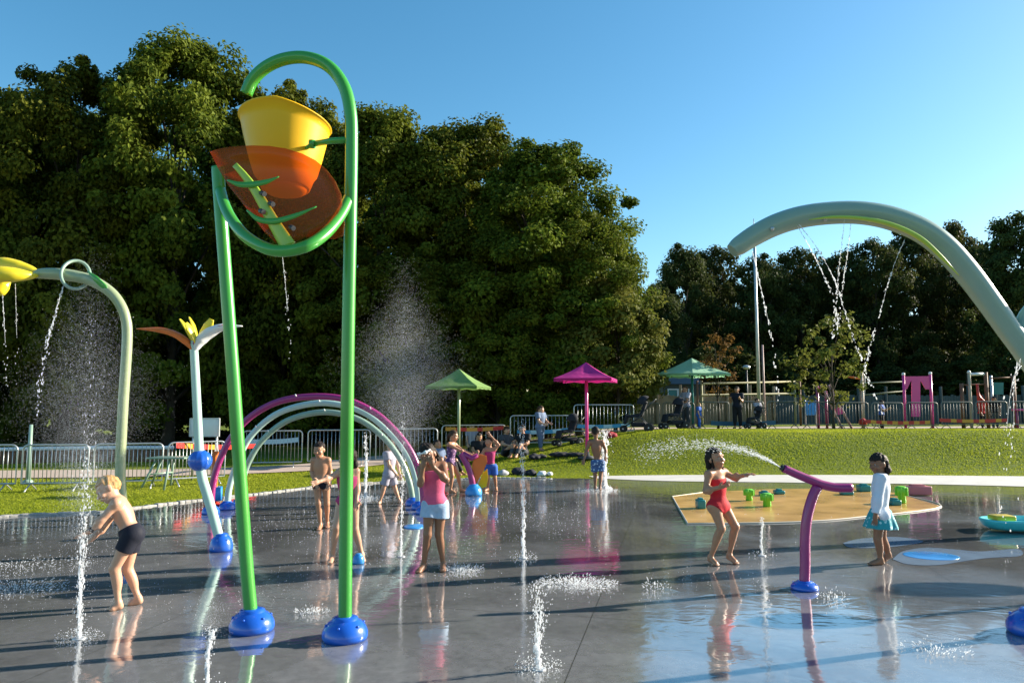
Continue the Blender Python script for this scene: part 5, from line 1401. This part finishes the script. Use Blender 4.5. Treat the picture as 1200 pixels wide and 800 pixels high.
# low white-topped palisade behind the left path
def palisade():
    Y = 21.5; a, b_ = xat(-60, Y), xat(208, Y + 1.5); t = thing('low_palisade', 'low dark palisade with white top rail behind the gravel path at the left', 'fence', ((a + b_) / 2, Y, 0))
    mb = MB(); n = 70
    for i in range(n):
        k = (i + .5) / n; x = a + (b_ - a) * k; y = Y + 1.5 * k; h = .36 + .03 * random.random()
        mb.box((x, y, zf(x, y) + h / 2), (.07, .03, h), Matrix.Rotation(.2 + random.uniform(-.04, .04), 4, 'Z'))
    mb.build('pickets', brown_wood, t)
    mb = MB(); P = [Vector((a + (b_ - a) * k / 8, Y + 1.5 * k / 8 - .03, zf(a + (b_ - a) * k / 8, Y) + .44)) for k in range(9)]
    mb.tube(P, .055, 8, flat=.5); mb.build('top_rail', white_paint, t)
palisade()
strip('white_banner', 'low white banner strip lying along the grass behind the arches', [G3(292, 25.5) + Vector((0, 0, .5)), G3(352, 25.8) + Vector((0, 0, .55))], .16, [white_paint], 'banner', 1)
# long timber fence in front of the wood
def timber_fence(label, pa, pb, Y0, Y1, top, mat, npost):
    t = thing('timber_fence', label, 'fence', (xat((pa + pb) / 2, (Y0 + Y1) / 2), (Y0 + Y1) / 2, 0))
    mb = MB(); n = 110
    for i in range(n):
        k = (i + .5) / n; Y = Y0 + (Y1 - Y0) * k; px = pa + (pb - pa) * k; x = xat(px, Y); z = zf(x, Y); zz = CAMZ + (477 - top) * Y / F + random.uniform(-.05, .05)
        w_ = (xat(pb, Y1) - xat(pa, Y0)) / n
        mb.box((x, Y, (z + zz) / 2), (w_ * .86, .03, zz - z), Matrix.Rotation(random.uniform(-.05, .05), 4, 'Z'))
    mb.build('boards', mat, t)
    for i in range(npost):
        k = i / (npost - 1); Y = Y0 + (Y1 - Y0) * k; x = xat(pa + (pb - pa) * k, Y); z = zf(x, Y); mb = MB(); mb.box((x, Y - .1, z + .95), (.12, .12, 2.3 + .12 * (i % 2)), bev=.015); mb.build('post', mat, t)
timber_fence('weathered brown board fence between the magenta umbrella and the tall mast', 742, 905, 40, 41, 463.5, wood, 7)
timber_fence('board fence behind the playground with its shade painted in as dark blue-grey', 908, 1260, 41.5, 43, 463, M('shade_painted_wood', (.05, .07, .08), rough=.8, var=.4, scale=3), 12)  # dark blue-grey base colour carries the shade on this stretch of fence
# cabin, ball stop frame, far blue board
def cabin():
    Y = 43.5; a, b_ = at(778, 455, Y), at(822, 455, Y); z0 = zf(a.x, Y); w_ = b_.x - a.x; c = (a.x + b_.x) / 2
    t = thing('wooden_cabin', 'dark cabin with two white-framed windows beyond the board fence', 'cabin', (c, Y, z0))
    zt_ = CAMZ + (477 - 450) * Y / F
    mb = MB(); mb.box((c, Y + 1.2, (z0 + zt_) / 2), (w_, 2.4, zt_ - z0)); mb.build('wall', M('cabin_dark', (.04, .06, .055), rough=.7), t)
    mb = MB(); mb.add([(c - w_ * .56, Y - .2, zt_), (c + w_ * .56, Y - .2, zt_), (c + w_ * .56, Y + 2.6, zt_), (c - w_ * .56, Y + 2.6, zt_), (c - w_ * .56, Y + 1.2, zt_ + .5), (c + w_ * .56, Y + 1.2, zt_ + .5)], [(0, 1, 5, 4), (3, 4, 5, 2), (0, 4, 3), (1, 2, 5), (0, 3, 2, 1)]); mb.build('roof', dark_metal, t)
    for (p0, p1, mt) in ((783, 794, teal_paint), (796, 807, dark_metal)):
        A = at(p0, 471, Y - .03); B = at(p1, 456, Y - .03); mb = MB(); cx_, cz_ = (A.x + B.x) / 2, (A.z + B.z) / 2; W, Hh = B.x - A.x, B.z - A.z
        for s_ in (-1, 1): mb.box((cx_ + s_ * W / 2, Y - .03, cz_), (.07, .06, Hh + .07)); mb.box((cx_, Y - .034, cz_ + s_ * Hh / 2), (W - .07, .06, .07))
        wd = mb.build('window', white_paint, t)
        mb = MB(); mb.box((cx_, Y - .012, cz_), (W - .06, .02, Hh - .06)); mb.build('pane', mt, wd)
cabin()
def ballstop():
    Y = 36; t = thing('ball_stop_frame', 'long pale rectangular ball stop frame in front of the wood', 'frame', (xat(875, Y), Y, zf(xat(875, Y), Y)))
    yl = M('pale_timber', (.32, .30, .17), rough=.7)
    mb = MB(); Q_ = [at(822, 449.5, Y), at(931, 447, Y), at(931, 461, Y), at(822, 463, Y)]; mb.tube(Q_ + [Q_[0]], .045, 8, cap=False); mb.build('rails', yl, t)
    for px in (817, 822, 931, 937):
        x = xat(px, Y); mb = MB(); mb.tube([(x, Y + .05, zf(x, Y) - .1), at(px, 446, Y + .05)], .055, 8); mb.build('post', yl if px in (822, 931) else brown_wood, t)
ballstop()
def bstop2():
    Y = 37; t = thing('long_rail_frame', 'thin pale double rail running behind the pink climbing frame', 'frame', (xat(1030, Y), Y, zf(xat(1030, Y), Y)))
    yl = M('dull_timber', (.22, .22, .15), rough=.7)
    for py0, py1 in ((449, 447), (463, 458)):
        mb = MB(); mb.tube([at(1008, py0, Y), at(1060, py1, Y)], .035, 8); mb.build('rail', yl, t)
    for px in (1010, 1059):
        x = xat(px, Y); mb = MB(); mb.tube([(x, Y + .05, zf(x, Y) - .1), at(px, 446, Y + .05)], .045, 8); mb.build('post', yl, t)
bstop2()
p = at(950, 478, 33); t = thing('blue_panel', 'small blue play panel between the mast and the ladder slide', 'panel', (p.x, 33, zf(p.x, 33)))
mb = MB(); mb.box(p, (.42, .06, .62), bev=.03); mb.build('board', sky_paint, t)
for s_ in (-.24, .24):
    mb = MB(); mb.tube([(p.x + s_, 33, zf(p.x, 33) - .05), (p.x + s_, 33, p.z + .35)], .03, 8); mb.build('post', grey_metal, t)
# playground
def posts(t, lst, Y, r, mat, cap_mat=None):
    for (px, top) in lst:
        x = xat(px, Y); z = zf(x, Y); q = at(px, top, Y); mb = MB(); mb.tube([(x, Y, z - .1), (x, Y, q.z)], r, 10); po = mb.build('post', mat, t)
        if cap_mat: mb = MB(); mb.ball((x, Y, q.z), r * 1.25, 10); mb.build('cap', cap_mat, po)
def panel(t, name, pts, Y, th, mat):
    mb = MB(); A = [at(px, py, Y) for px, py in pts]; B = [p + Vector((0, th, 0)) for p in A]; n = len(A)
    mb.add(A + B, [tuple(range(n)), tuple(range(n, 2 * n))[::-1]] + [(i, n + i, n + (i + 1) % n, (i + 1) % n) for i in range(n)]); return mb.build(name, mat, t)
Y = 29.5
t = thing('pink_climbing_frame', 'pink climbing frame of two posts with a hanging centre panel', 'climbing frame', (xat(1074, Y), Y, zf(xat(1074, Y), Y)))
posts(t, [(1058.5, 438.5), (1090, 437.5)], Y, .055, pink_paint, white_paint)
panel(t, 'header_panel', [(1059, 441), (1089.5, 440.5), (1089.5, 456), (1085, 456), (1080, 447), (1067, 447), (1063, 456), (1059, 456)], Y - .02, .05, pink_paint)
panel(t, 'centre_panel', [(1068.5, 446), (1078.5, 446), (1078.5, 488), (1068.5, 488)], Y - .07, .04, pink_paint)
Y = 30.5
t = thing('brown_climbing_frame', 'brown timber climbing frame with white beam and red rope', 'climbing frame', (xat(1155, Y), Y, zf(xat(1155, Y), Y)))
posts(t, [(1126, 449), (1155, 436), (1187, 440)], Y, .075, brown_wood, None); posts(t, [(1135.5, 436)], Y, .06, M('pale_wood', (.42, .36, .26), rough=.7), white_paint); posts(t, [(1161, 440)], Y + .6, .05, grey_metal)
mb = MB(); mb.tube([at(1136, 438.5, Y), at(1153, 438, Y)], .06, 10); mb.build('beam', white_paint, t)
mb = MB(); mb.tube([at(1126, 451, Y), at(1155, 450, Y)], .03, 8); mb.build('rail', brown_wood, t)
mb = MB(); mb.tube([at(1161, 443, Y), at(1187, 442, Y)], .03, 8); mb.build('rail', brown_wood, t)
mb = MB(); mb.tube(spline([at(1145, 450, Y - .1), at(1147, 463, Y - .2), at(1153, 470, Y - .3), at(1158, 474, Y - .3)], 5), .05, 8); mb.build('rope', red_paint, t)
panel(t, 'red_panel', [(1145, 459), (1152, 464), (1152, 482), (1147, 482)], Y + .2, .05, red_paint)
panel(t, 'window_panel', [(1165, 448), (1176, 448), (1176, 462), (1165, 462)], Y + .5, .05, teal_paint)
Y = 30
t = thing('red_table_frame', 'low magenta play table partly cut off at the right border', 'play table', (xat(1196, Y), Y, zf(xat(1196, Y), Y)))
mb = MB(); q = at(1200, 480, Y); mb.box(q, (.8, .5, .07), bev=.02); mb.build('top', pink_paint, t); posts(t, [(1189, 480), (1210, 480)], Y, .05, magenta_paint)
Y = 28.3
t = thing('ladder_slide', 'steep pink and white slide with a ladder leaning beside the sparse young tree', 'slide', (xat(982, Y), Y, zf(xat(982, Y), Y)))
for (a, b_) in (((962, 450), (988, 504)), ((971, 451), (999, 503))):
    mb = MB(); mb.tube([at(*a, Y), at(*b_, Y)], .045, 10); mb.build('rail', M('pale_pink', (.62, .36, .38), rough=.4), t)
panel(t, 'step_panel', [(975, 473), (983, 470), (990, 484), (982, 486)], Y - .04, .05, pink_paint)
posts(t, [(957, 452), (967, 458)], Y + .3, .05, magenta_paint)
mb = MB(); mb.tube([at(957, 455, Y + .3), at(972, 452, Y + .1)], .035, 8); mb.build('crossbar', pink_paint, t)
Y = 28.6
t = thing('climbing_pole', 'white and rusty climbing pole with a bent top right of the sparse tree', 'climbing pole', (xat(1010, Y), Y, zf(xat(1010, Y), Y)))
posts(t, [(1009.5, 436)], Y, .06, M('pale_rust', (.55, .42, .34), rough=.5), white_paint)
mb = MB(); mb.tube(spline([at(1010, 437, Y), at(1013, 440, Y), at(1013.5, 450, Y), at(1012, 470, Y), at(1011, 488, Y)], 5), .022, 8); mb.build('curved_bar', grey_metal, t)
mb = MB(); mb.tube([at(994, 441, Y), at(1009, 444, Y)], .04, 8); mb.build('arm', orange_paint, t)
q = at(1011, 494.5, 27.6); mb = MB(); mb.ball(q, .15, 14); tag(mb.build('red_ball', red_paint), 'red ball beside the white climbing pole on the mound', 'ball')
# bags and towels
def bag(label, px, py, w_, h_, mat, seed, Y=None, group=None, name='bag', cat='bag'):
    rs = random.Random(seed)
    if Y is None: Y = 20.0
    x = xat(px, Y); z = zf(x, Y); s = Y / F; W, Hh = w_ * s / 2, h_ * s
    S = Sculpt((x - W * 1.6, Y - .5, z - .15), (x + W * 1.6, Y + .5, z + Hh * 1.5), .025)
    for k in range(5): S.ell('a', (x + rs.uniform(-.7, .7) * W, Y + rs.uniform(-.1, .1), z + Hh * rs.uniform(.25, .5)), (W * rs.uniform(.35, .6), .16, Hh * rs.uniform(.4, .6)), None, .05)
    P = S.P(); Fd = S.g['a'] + .012 * np.sin(P[..., 0] * 31 + seed) * np.sin(P[..., 2] * 40) 
    o = link(name, S.mesh(name, Fd), None, mat); return tag(o, label, cat, group)
bag('long low dark bag on the grass in front of the two seated adults', 628, 523, 22, 6, black_fabric, 4, 21.0)
bag('black bag lying mid-slope behind the thin jet', 604, 545, 22, 8, black_fabric, 5, 18.7)
bag('second black bag beside the white towel', 621, 549, 16, 7, black_fabric, 6, 18.4)
bag('crumpled white towel next to the black bag', 638, 549.5, 17, 6, cloth('white_towel', (.68, .68, .68)), 7, 18.3, name='towel', cat='towel')
bag('small black and white bundle near the boy in blue shorts', 592, 550, 18, 7, cloth('bundle_cloth', (.35, .35, .38), .6, 8), 8, 18.5, name='bundle', cat='bundle')
bag('dark red bag in the shade between umbrella and pushchair', 717, 517, 18, 8, cloth('dark_red_bag', (.25, .02, .03)), 9, 22.5)
bag('long black mat of jackets below the magenta umbrella', 660, 521, 52, 5, black_fabric, 12, 20.9, name='jackets', cat='jackets')
# bouquet of small white heads over the barrier
for i, (px, py, Y, lab) in enumerate([(553, 497, 24.5, 'person in white cap sitting behind the orange tape, farther left'), (581, 495, 24.5, 'person in white cap sitting behind the orange tape, near its end')]):
    J = standing(px, 541, Y, 1.25, .3 + .5 * i)
    person(lab, J, 1.25, .017, (.3, -.9, 0), 'fair', 'blond', 'short', [dict(t='tee', name='shirt', mat=[greyc, black_c][i], sleeve=.6, loose=.015, off=.015), dict(t='trousers', name='trousers', mat=black_c, hem=1.9, off=.016)])
# ------------------------------------------------------------------ water in the air
OCT = np.array([(1, 0, 0), (-1, 0, 0), (0, 1, 0), (0, -1, 0), (0, 0, 1), (0, 0, -1)], float)
OCF = np.array([(0, 2, 4), (2, 1, 4), (1, 3, 4), (3, 0, 4), (2, 0, 5), (1, 2, 5), (3, 1, 5), (0, 3, 5)])
t_ = (1 + 5 ** .5) / 2
ICV = np.array([(-1, t_, 0), (1, t_, 0), (-1, -t_, 0), (1, -t_, 0), (0, -1, t_), (0, 1, t_), (0, -1, -t_), (0, 1, -t_), (t_, 0, -1), (t_, 0, 1), (-t_, 0, -1), (-t_, 0, 1)]) / math.hypot(1, t_)
ICF = np.array([(0, 11, 5), (0, 5, 1), (0, 1, 7), (0, 7, 10), (0, 10, 11), (1, 5, 9), (5, 11, 4), (11, 10, 2), (10, 7, 6), (7, 1, 8), (3, 9, 4), (3, 4, 2), (3, 2, 6), (3, 6, 8), (3, 8, 9), (4, 9, 5), (2, 4, 11), (6, 2, 10), (8, 6, 7), (9, 8, 1)])
def drop_mesh(name, C, rad, stretch=None, axis_=None, ico=True):
    BV, BF = (ICV, ICF) if ico else (OCT, OCF)
    C = np.asarray(C, float); n = len(C); rad = np.asarray(rad, float).reshape(n, 1, 1)
    V = BV[None] * rad
    if stretch is not None:
        A = np.asarray(axis_, float); A = A / (np.linalg.norm(A, axis=-1, keepdims=True) + 1e-9); A = np.broadcast_to(A, (n, 3))[:, None, :]
        V = V + A * ((V * A).sum(-1, keepdims=True)) * (np.asarray(stretch, float).reshape(-1, 1, 1) - 1)
    V = (V + C[:, None, :]).reshape(-1, 3)
    Fc = (BF[None] + (np.arange(n) * len(BV))[:, None, None]).reshape(-1, 3)
    return np_mesh(name, V, Fc, 3, True)
rw = np.random.RandomState(77)
def splash_pts(c, r, n, h, rs=rw):
    a = rs.uniform(0, 6.283, n); q = rs.uniform(0, 1, n) ** .7 * r
    return np.stack([c[0] + q * np.cos(a), c[1] + q * np.sin(a), np.abs(rs.normal(0, h, n)) + .004], 1)
def jet(label, base, h, core=.012, spread=.05, n=900, mist=0, mist_r=.25, mist_z=(.5, 1.0), base_n=200, drift=(0, 0), rmin=.002, rmax=.008, wob=.02, top=9):
    """rising jet: broken column of stretched drops, rain falling back and a base splash"""
    b0 = Vector(base); t = thing('water_jet', label, 'water jet', b0, group='jets rising from the pad')
    # column
    mb = MB(); hc = min(h * .55, top * .6); K = 26; ph0 = rw.uniform(0, 6.28)
    P_ = [Vector((b0.x + drift[0] * q + .35 * core * math.sin(q * 17 + ph0), b0.y + .35 * core * math.cos(q * 13), .004 + hc * q)) for q in [i / K for i in range(K + 1)]]
    mb.tube(P_, [core * (.75 + .35 * math.sin(i * 1.9 + ph0) + .25 * rw.uniform(-1, 1)) * (1 - .75 * (i / K) ** 2) + .0012 for i in range(K + 1)], 9)
    mb.build('core_stream', water_clear, t)
    mb = MB(); mb.lathe([(.045, 0), (.045, .005), (.016, .006), (.014, .002), (.001, .002)], (b0.x, b0.y, .001), 20); mb.build('nozzle_plate', grey_metal, t)
    m_ = int(n * .55); z = rw.uniform(0, 1, m_) ** 1.25 * h; sp = core + spread * .5 * (z / h) ** 1.5
    ph = rw.uniform(0, 6.28, 2)
    C = np.stack([b0.x + rw.normal(0, 1, m_) * sp + wob * np.sin(z * 5 / h + ph[0]) * z / h + drift[0] * z / h, b0.y + rw.normal(0, 1, m_) * sp + drift[1] * z / h, z], 1)
    r = rw.uniform(rmin, rmax, m_) * (1.35 - .6 * z / h)
    m2 = n - m_; z2 = h * rw.uniform(0, 1.05, m2); a = rw.uniform(0, 6.28, m2); q = np.abs(rw.normal(0, spread * 1.7, m2)) * (.3 + z2 / h)
    k_ = np.ones(m_, bool) if top > 5 else rw.uniform(0, 1, m_) < np.clip(1.6 - z / top, .06, 1)
    C, r = C[k_], r[k_]; m_ = len(C)
    C2 = np.stack([b0.x + q * np.cos(a) + drift[0] * z2 / h * 1.3, b0.y + q * np.sin(a) + drift[1] * z2 / h, z2], 1)
    me = drop_mesh('column', np.concatenate([C, C2]), np.concatenate([r, rw.uniform(rmin * .8, rmax * .6, m2)]), np.concatenate([rw.uniform(1.5, 4.5, m_), rw.uniform(1, 2, m2)]), np.array([0, 0, 1.]))
    tag(link('column', me, t, water_soft), kind='stuff')
    if base_n:
        P = splash_pts(b0, .16, base_n, .03); tag(link('splash', drop_mesh('splash', P, rw.uniform(rmin, rmax * .8, len(P))), t, water_white), kind='stuff')
    if mist:
        mist *= 6
        z = np.clip(rw.normal(.48, .23, mist), -.1, 1.15); zz = h * (mist_z[0] + (mist_z[1] - mist_z[0]) * z); s_ = mist_r * (.30 + .85 * np.exp(-((z - .55) / .33) ** 2))
        C = np.stack([b0.x + drift[0] * zz / h * 1.6 + rw.normal(0, 1, mist) * s_ * .5, b0.y + rw.normal(0, 1, mist) * s_ * .5, zz + rw.normal(0, .06, mist)], 1)
        link('fine_spray', drop_mesh('fine_spray', C, rw.uniform(.0004, .00145, mist) * (base[1] / 5.5) ** .5, ico=False), t, water_mist).__setitem__('kind', 'stuff')
    return t
jet('tall foaming jet at the left that the bending boy reaches into', gnd(93, 748), 2.3, core=.010, spread=.075, n=1900, mist=9000, mist_r=.36, mist_z=(.30, 1.1), base_n=320, drift=(-.03, 0), rmin=.001, rmax=.0042, top=1.1)
jet('short bubbling jet at the bottom edge between bucket posts and cannon', gnd(632, 784), .52, core=.009, spread=.045, n=560, base_n=300, rmax=.0052, rmin=.0014, drift=(-.02, 0))
jet('thin tall jet between the girl in denim shorts and the boy seen from behind', gnd(613, 654), 1.45, core=.010, spread=.02, n=700, base_n=120, rmax=.006)
jet('misty jet just left of the girl in denim shorts', gnd(470, 652), 2.75, core=.008, spread=.05, n=900, mist=11000, mist_r=.5, mist_z=(.36, 1.08), base_n=160, rmin=.0015, rmax=.0045, top=1.2)
jet('pencil-thin low jet in front of the blue dome at the bottom border', gnd(243, 812), .36, core=.004, spread=.008, n=500, base_n=60, mist=300, mist_r=.10, mist_z=(.9, 1.4), rmax=.006)
jet('white jet behind the girl hidden by the bucket post', gnd(428, 584), 1.15, core=.012, spread=.015, n=500, base_n=200, rmax=.010, rmin=.003)
jet('white jet right beside the boy seen from behind', gnd(708, 573), 1.15, core=.03, spread=.05, n=800, base_n=260, rmax=.016, rmin=.005)
jet('low thin jet between the red swimsuit girl and the cannon post', gnd(893, 651), .42, core=.006, spread=.008, n=200, base_n=40, rmax=.007)
# splashes where falling water hits the pad
for (px, py, r, n, lab) in [(540, 668, .16, 420, 'white splash right of the feet of the girl in denim shorts'), (676, 684, .26, 900, 'broad white splash beyond the short bubbling jet'), (16, 690, .32, 500, 'splash on the pad at the left border'), (366, 718, .10, 170, 'small splash between the two blue domes of the bucket frame'),
        (1098, 762, .16, 200, 'splash in the blue reflections at the lower right'), (768, 690, .10, 80, 'tiny splash left of the cannon, on the blue reflection'), (976, 702, .10, 90, 'faint splash beside the dome of the cannon'), (700, 575, .3, 260, 'splash around the ankles of the boy seen from behind'),
        (430, 584, .35, 300, 'flat white splash behind the girl hidden by the post'), (20, 664, .5, 320, 'scattered splash further back at the left border')]:
    c = gnd(px, py); P = splash_pts(c, r, n, .022 if n > 100 else .035)
    P[:, 0] = c.x + (P[:, 0] - c.x) * 1.5
    D_ = P - np.array([c.x, c.y, -.05]); D_[:, 2] += .08 * np.abs(rw.normal(0, 1, n))
    o = link('water_splash', drop_mesh('water_splash', P, rw.uniform(.001, .0042, n) * (c.y / 7) ** .6, rw.uniform(1.2, 4.5, n), D_), None, water_soft); tag(o, lab, 'splash', 'splashes on the pad', 'stuff')
# bouncing drops all over the wet left half
C = []; Rr_ = []
for (x0, x1, y0, y1, n) in [(-7.5, -.4, 6.0, 13.0, 2600), (-5.5, -1.8, 5.8, 8.0, 900), (-3.5, 1.2, 8, 14.5, 2200), (-2.5, 2.5, 6.3, 8, 400), (2, 9, 6, 12, 260)]:
    X_ = rw.uniform(x0, x1, n); Y_ = rw.uniform(y0, y1, n)
    k = (np.sin(X_ * 1.7 + .5) * np.sin(Y_ * 1.1 + 2) + rw.normal(0, .5, n)) > -.1
    X_, Y_ = X_[k], Y_[k]; ok = in_poly(X_, Y_, PAD); X_, Y_ = X_[ok], Y_[ok]
    C.append(np.stack([X_, Y_, np.abs(rw.normal(0, .022, len(X_))) + .004], 1)); Rr_.append(rw.uniform(.0012, .0042, len(X_)) * (Y_ / 8) ** .8)
tag(link('water_drops', drop_mesh('water_drops', np.concatenate(C), np.concatenate(Rr_), ico=False), None, water_white), 'scattered drops bouncing on the wet pad', 'drops', kind='stuff')
# streams that fall from the play features
def stream(label, pts, Y, n, r0, r1, gap=.0, jitter=.01, gname='thin streams of falling water', fan=0.0, mat=None):
    P = spline([at(p[0], p[1], Y + (p[2] if len(p) > 2 else 0)) for p in pts], 12); P = np.array(P); m_ = len(P)
    u = np.sort(rw.uniform(0, 1, n)) * (m_ - 1.001); i = u.astype(int); f = (u - i)[:, None]
    C = P[i] * (1 - f) + P[i + 1] * f; D = P[i + 1] - P[i]; k = (u / m_)[:, None]
    clump = (.5 + .5 * np.sin(u * 9.0 + np.sin(u * 3.1) * 2)) > gap * k[:, 0]
    C = C + rw.normal(0, 1, (n, 3)) * (jitter * (.25 + k) + fan * k)
    r = (r0 + (r1 - r0) * k[:, 0]) * rw.uniform(.6, 1.3, n)
    C, D, r = C[clump], D[clump], r[clump]
    t = thing('water_stream', label, 'water stream', tuple(P[0]), group=gname)
    tag(link('drops', drop_mesh('drops', C, r, rw.uniform(1.5, 4, len(C)) * (1.4 - .6 * k[clump][:, 0]), D), t, mat or water_soft), kind='stuff')
    mb = MB(); q_ = max(4, int(m_ * .55)); mb.tube([Vector(p) for p in P[:q_]], [max(.0012, r0 * .55 * (1 - .7 * i / q_) * (1 + .4 * math.sin(i * 2.3))) for i in range(q_)], 6)
    mb.build('thread', water_clear, t)
    return t
YA = 10.0
stream('falling stream just right of the tall mast under the arch tip', [(882, 296), (890, 330), (900, 375), (908, 420), (914, 470)], YA, 150, .005, .0085, .9)
stream('stream slanting from the arch to the first crossing point', [(934, 264), (950, 292), (965, 322), (977, 352), (983, 385)], YA, 170, .004, .008, .6)
stream('stream slanting beside the first one, crossing all the others', [(937, 264), (957, 290), (978, 328), (990, 365), (1002, 400), (1016, 440), (1034, 486)], YA - .1, 220, .004, .008, .7)
stream('nearly vertical stream from the top of the arch', [(990, 256), (986, 290), (982, 325), (979, 360), (976, 396)], YA, 150, .0035, .007, .6)
stream('second nearly vertical stream from the arch, to the right of its twin', [(998, 256), (994, 290), (989, 325), (985, 360), (980, 392)], YA + .1, 150, .0035, .007, .6)
stream('stream that swings left from the right flank of the arch', [(1060, 282), (1051, 302), (1040, 335), (1030, 372), (1020, 405), (1013, 434)], YA, 180, .004, .008, .6)
stream('drops falling from the trunk of the arch at the right border', [(1196, 420), (1186, 450), (1180, 500), (1176, 560), (1178, 620)], YA - .6, 70, .005, .007, 1.0, .05)
stream('beaded trickle at the right border beside the fork of the arch', [(1192, 425), (1188, 460), (1188, 500), (1186, 560), (1190, 640)], YA - .7, 60, .005, .007, 1.0, .05)
stream('stream pouring from the ring of the flower arch', [(74, 336), (68, 356), (60, 385), (53, 412), (48, 445), (44, 485)], 7.5, 260, .0035, .005, .8, .012)
stream('beaded stream under the yellow petals at the left border', [(3, 345), (5, 380), (7, 420), (8, 470)], 7.45, 60, .0035, .0035, .9)
stream('faint stream under the white collar of the flower arch', [(18, 332), (19, 370), (20, 410), (21, 450)], 7.6, 40, .0025, .0025, .9)
stream('faint dripping stream beneath the tipping bucket', [(331, 300), (335, 340), (338, 380), (340, 430)], 5.6, 90, .002, .0028, .9)
# cannon jet: fan of drops flying left
stream('arching fan of water shot from the magenta cannon over the red swimsuit girl', [(914, 547), (900, 539), (882, 531), (862, 525), (838, 521.5), (810, 521), (780, 525), (752, 533)], 6.78, 1700, .0018, .0024, .0, .005, 'water from the cannon', fan=.045)
# ------------------------------------------------------------------ light
SUN_DIR = Vector((.955, .295, 0)).normalized(); ELEV = R(21)
sun = bpy.data.lights.new('sun', 'SUN'); sun.energy = 5.0; sun.angle = R(.53); sun.color = (1, .90, .74)
so = bpy.data.objects.new('sun', sun); COL.objects.link(so)
d = Vector((SUN_DIR.x * math.cos(ELEV), SUN_DIR.y * math.cos(ELEV), math.sin(ELEV)))
so.rotation_euler = d.to_track_quat('Z', 'Y').to_euler(); so.location = (20, 6, 20)
w = bpy.data.worlds.new('World'); scene.world = w; w.use_nodes = True
nt = w.node_tree; nt.nodes.clear()
sky = nt.nodes.new('ShaderNodeTexSky'); sky.sky_type = 'NISHITA'; sky.sun_disc = False
sky.sun_elevation = ELEV; sky.sun_rotation = math.atan2(SUN_DIR.x, SUN_DIR.y)
sky.air_density = 1.0; sky.dust_density = .6; sky.ozone_density = 2.2; sky.altitude = 50
bg = nt.nodes.new('ShaderNodeBackground'); bg.inputs['Strength'].default_value = .088
wo = nt.nodes.new('ShaderNodeOutputWorld')
hs = nt.nodes.new('ShaderNodeHueSaturation'); hs.inputs['Saturation'].default_value = 1.27; hs.inputs['Hue'].default_value = .486
nt.links.new(sky.outputs[0], hs.inputs['Color']); nt.links.new(hs.outputs[0], bg.inputs['Color']); nt.links.new(bg.outputs[0], wo.inputs['Surface'])
vs = scene.view_settings; vs.view_transform = 'Standard'; vs.look = 'None'; vs.exposure = 1.35; vs.gamma = 1; vs.use_curve_mapping = False
scene.render.engine = 'CYCLES'
cy = scene.cycles; cy.use_denoising = True; cy.max_bounces = 7; cy.diffuse_bounces = 3; cy.glossy_bounces = 4
cy.transparent_max_bounces = 24; cy.transmission_bounces = 4; cy.caustics_reflective = False; cy.caustics_refractive = False
cy.sample_clamp_indirect = 6
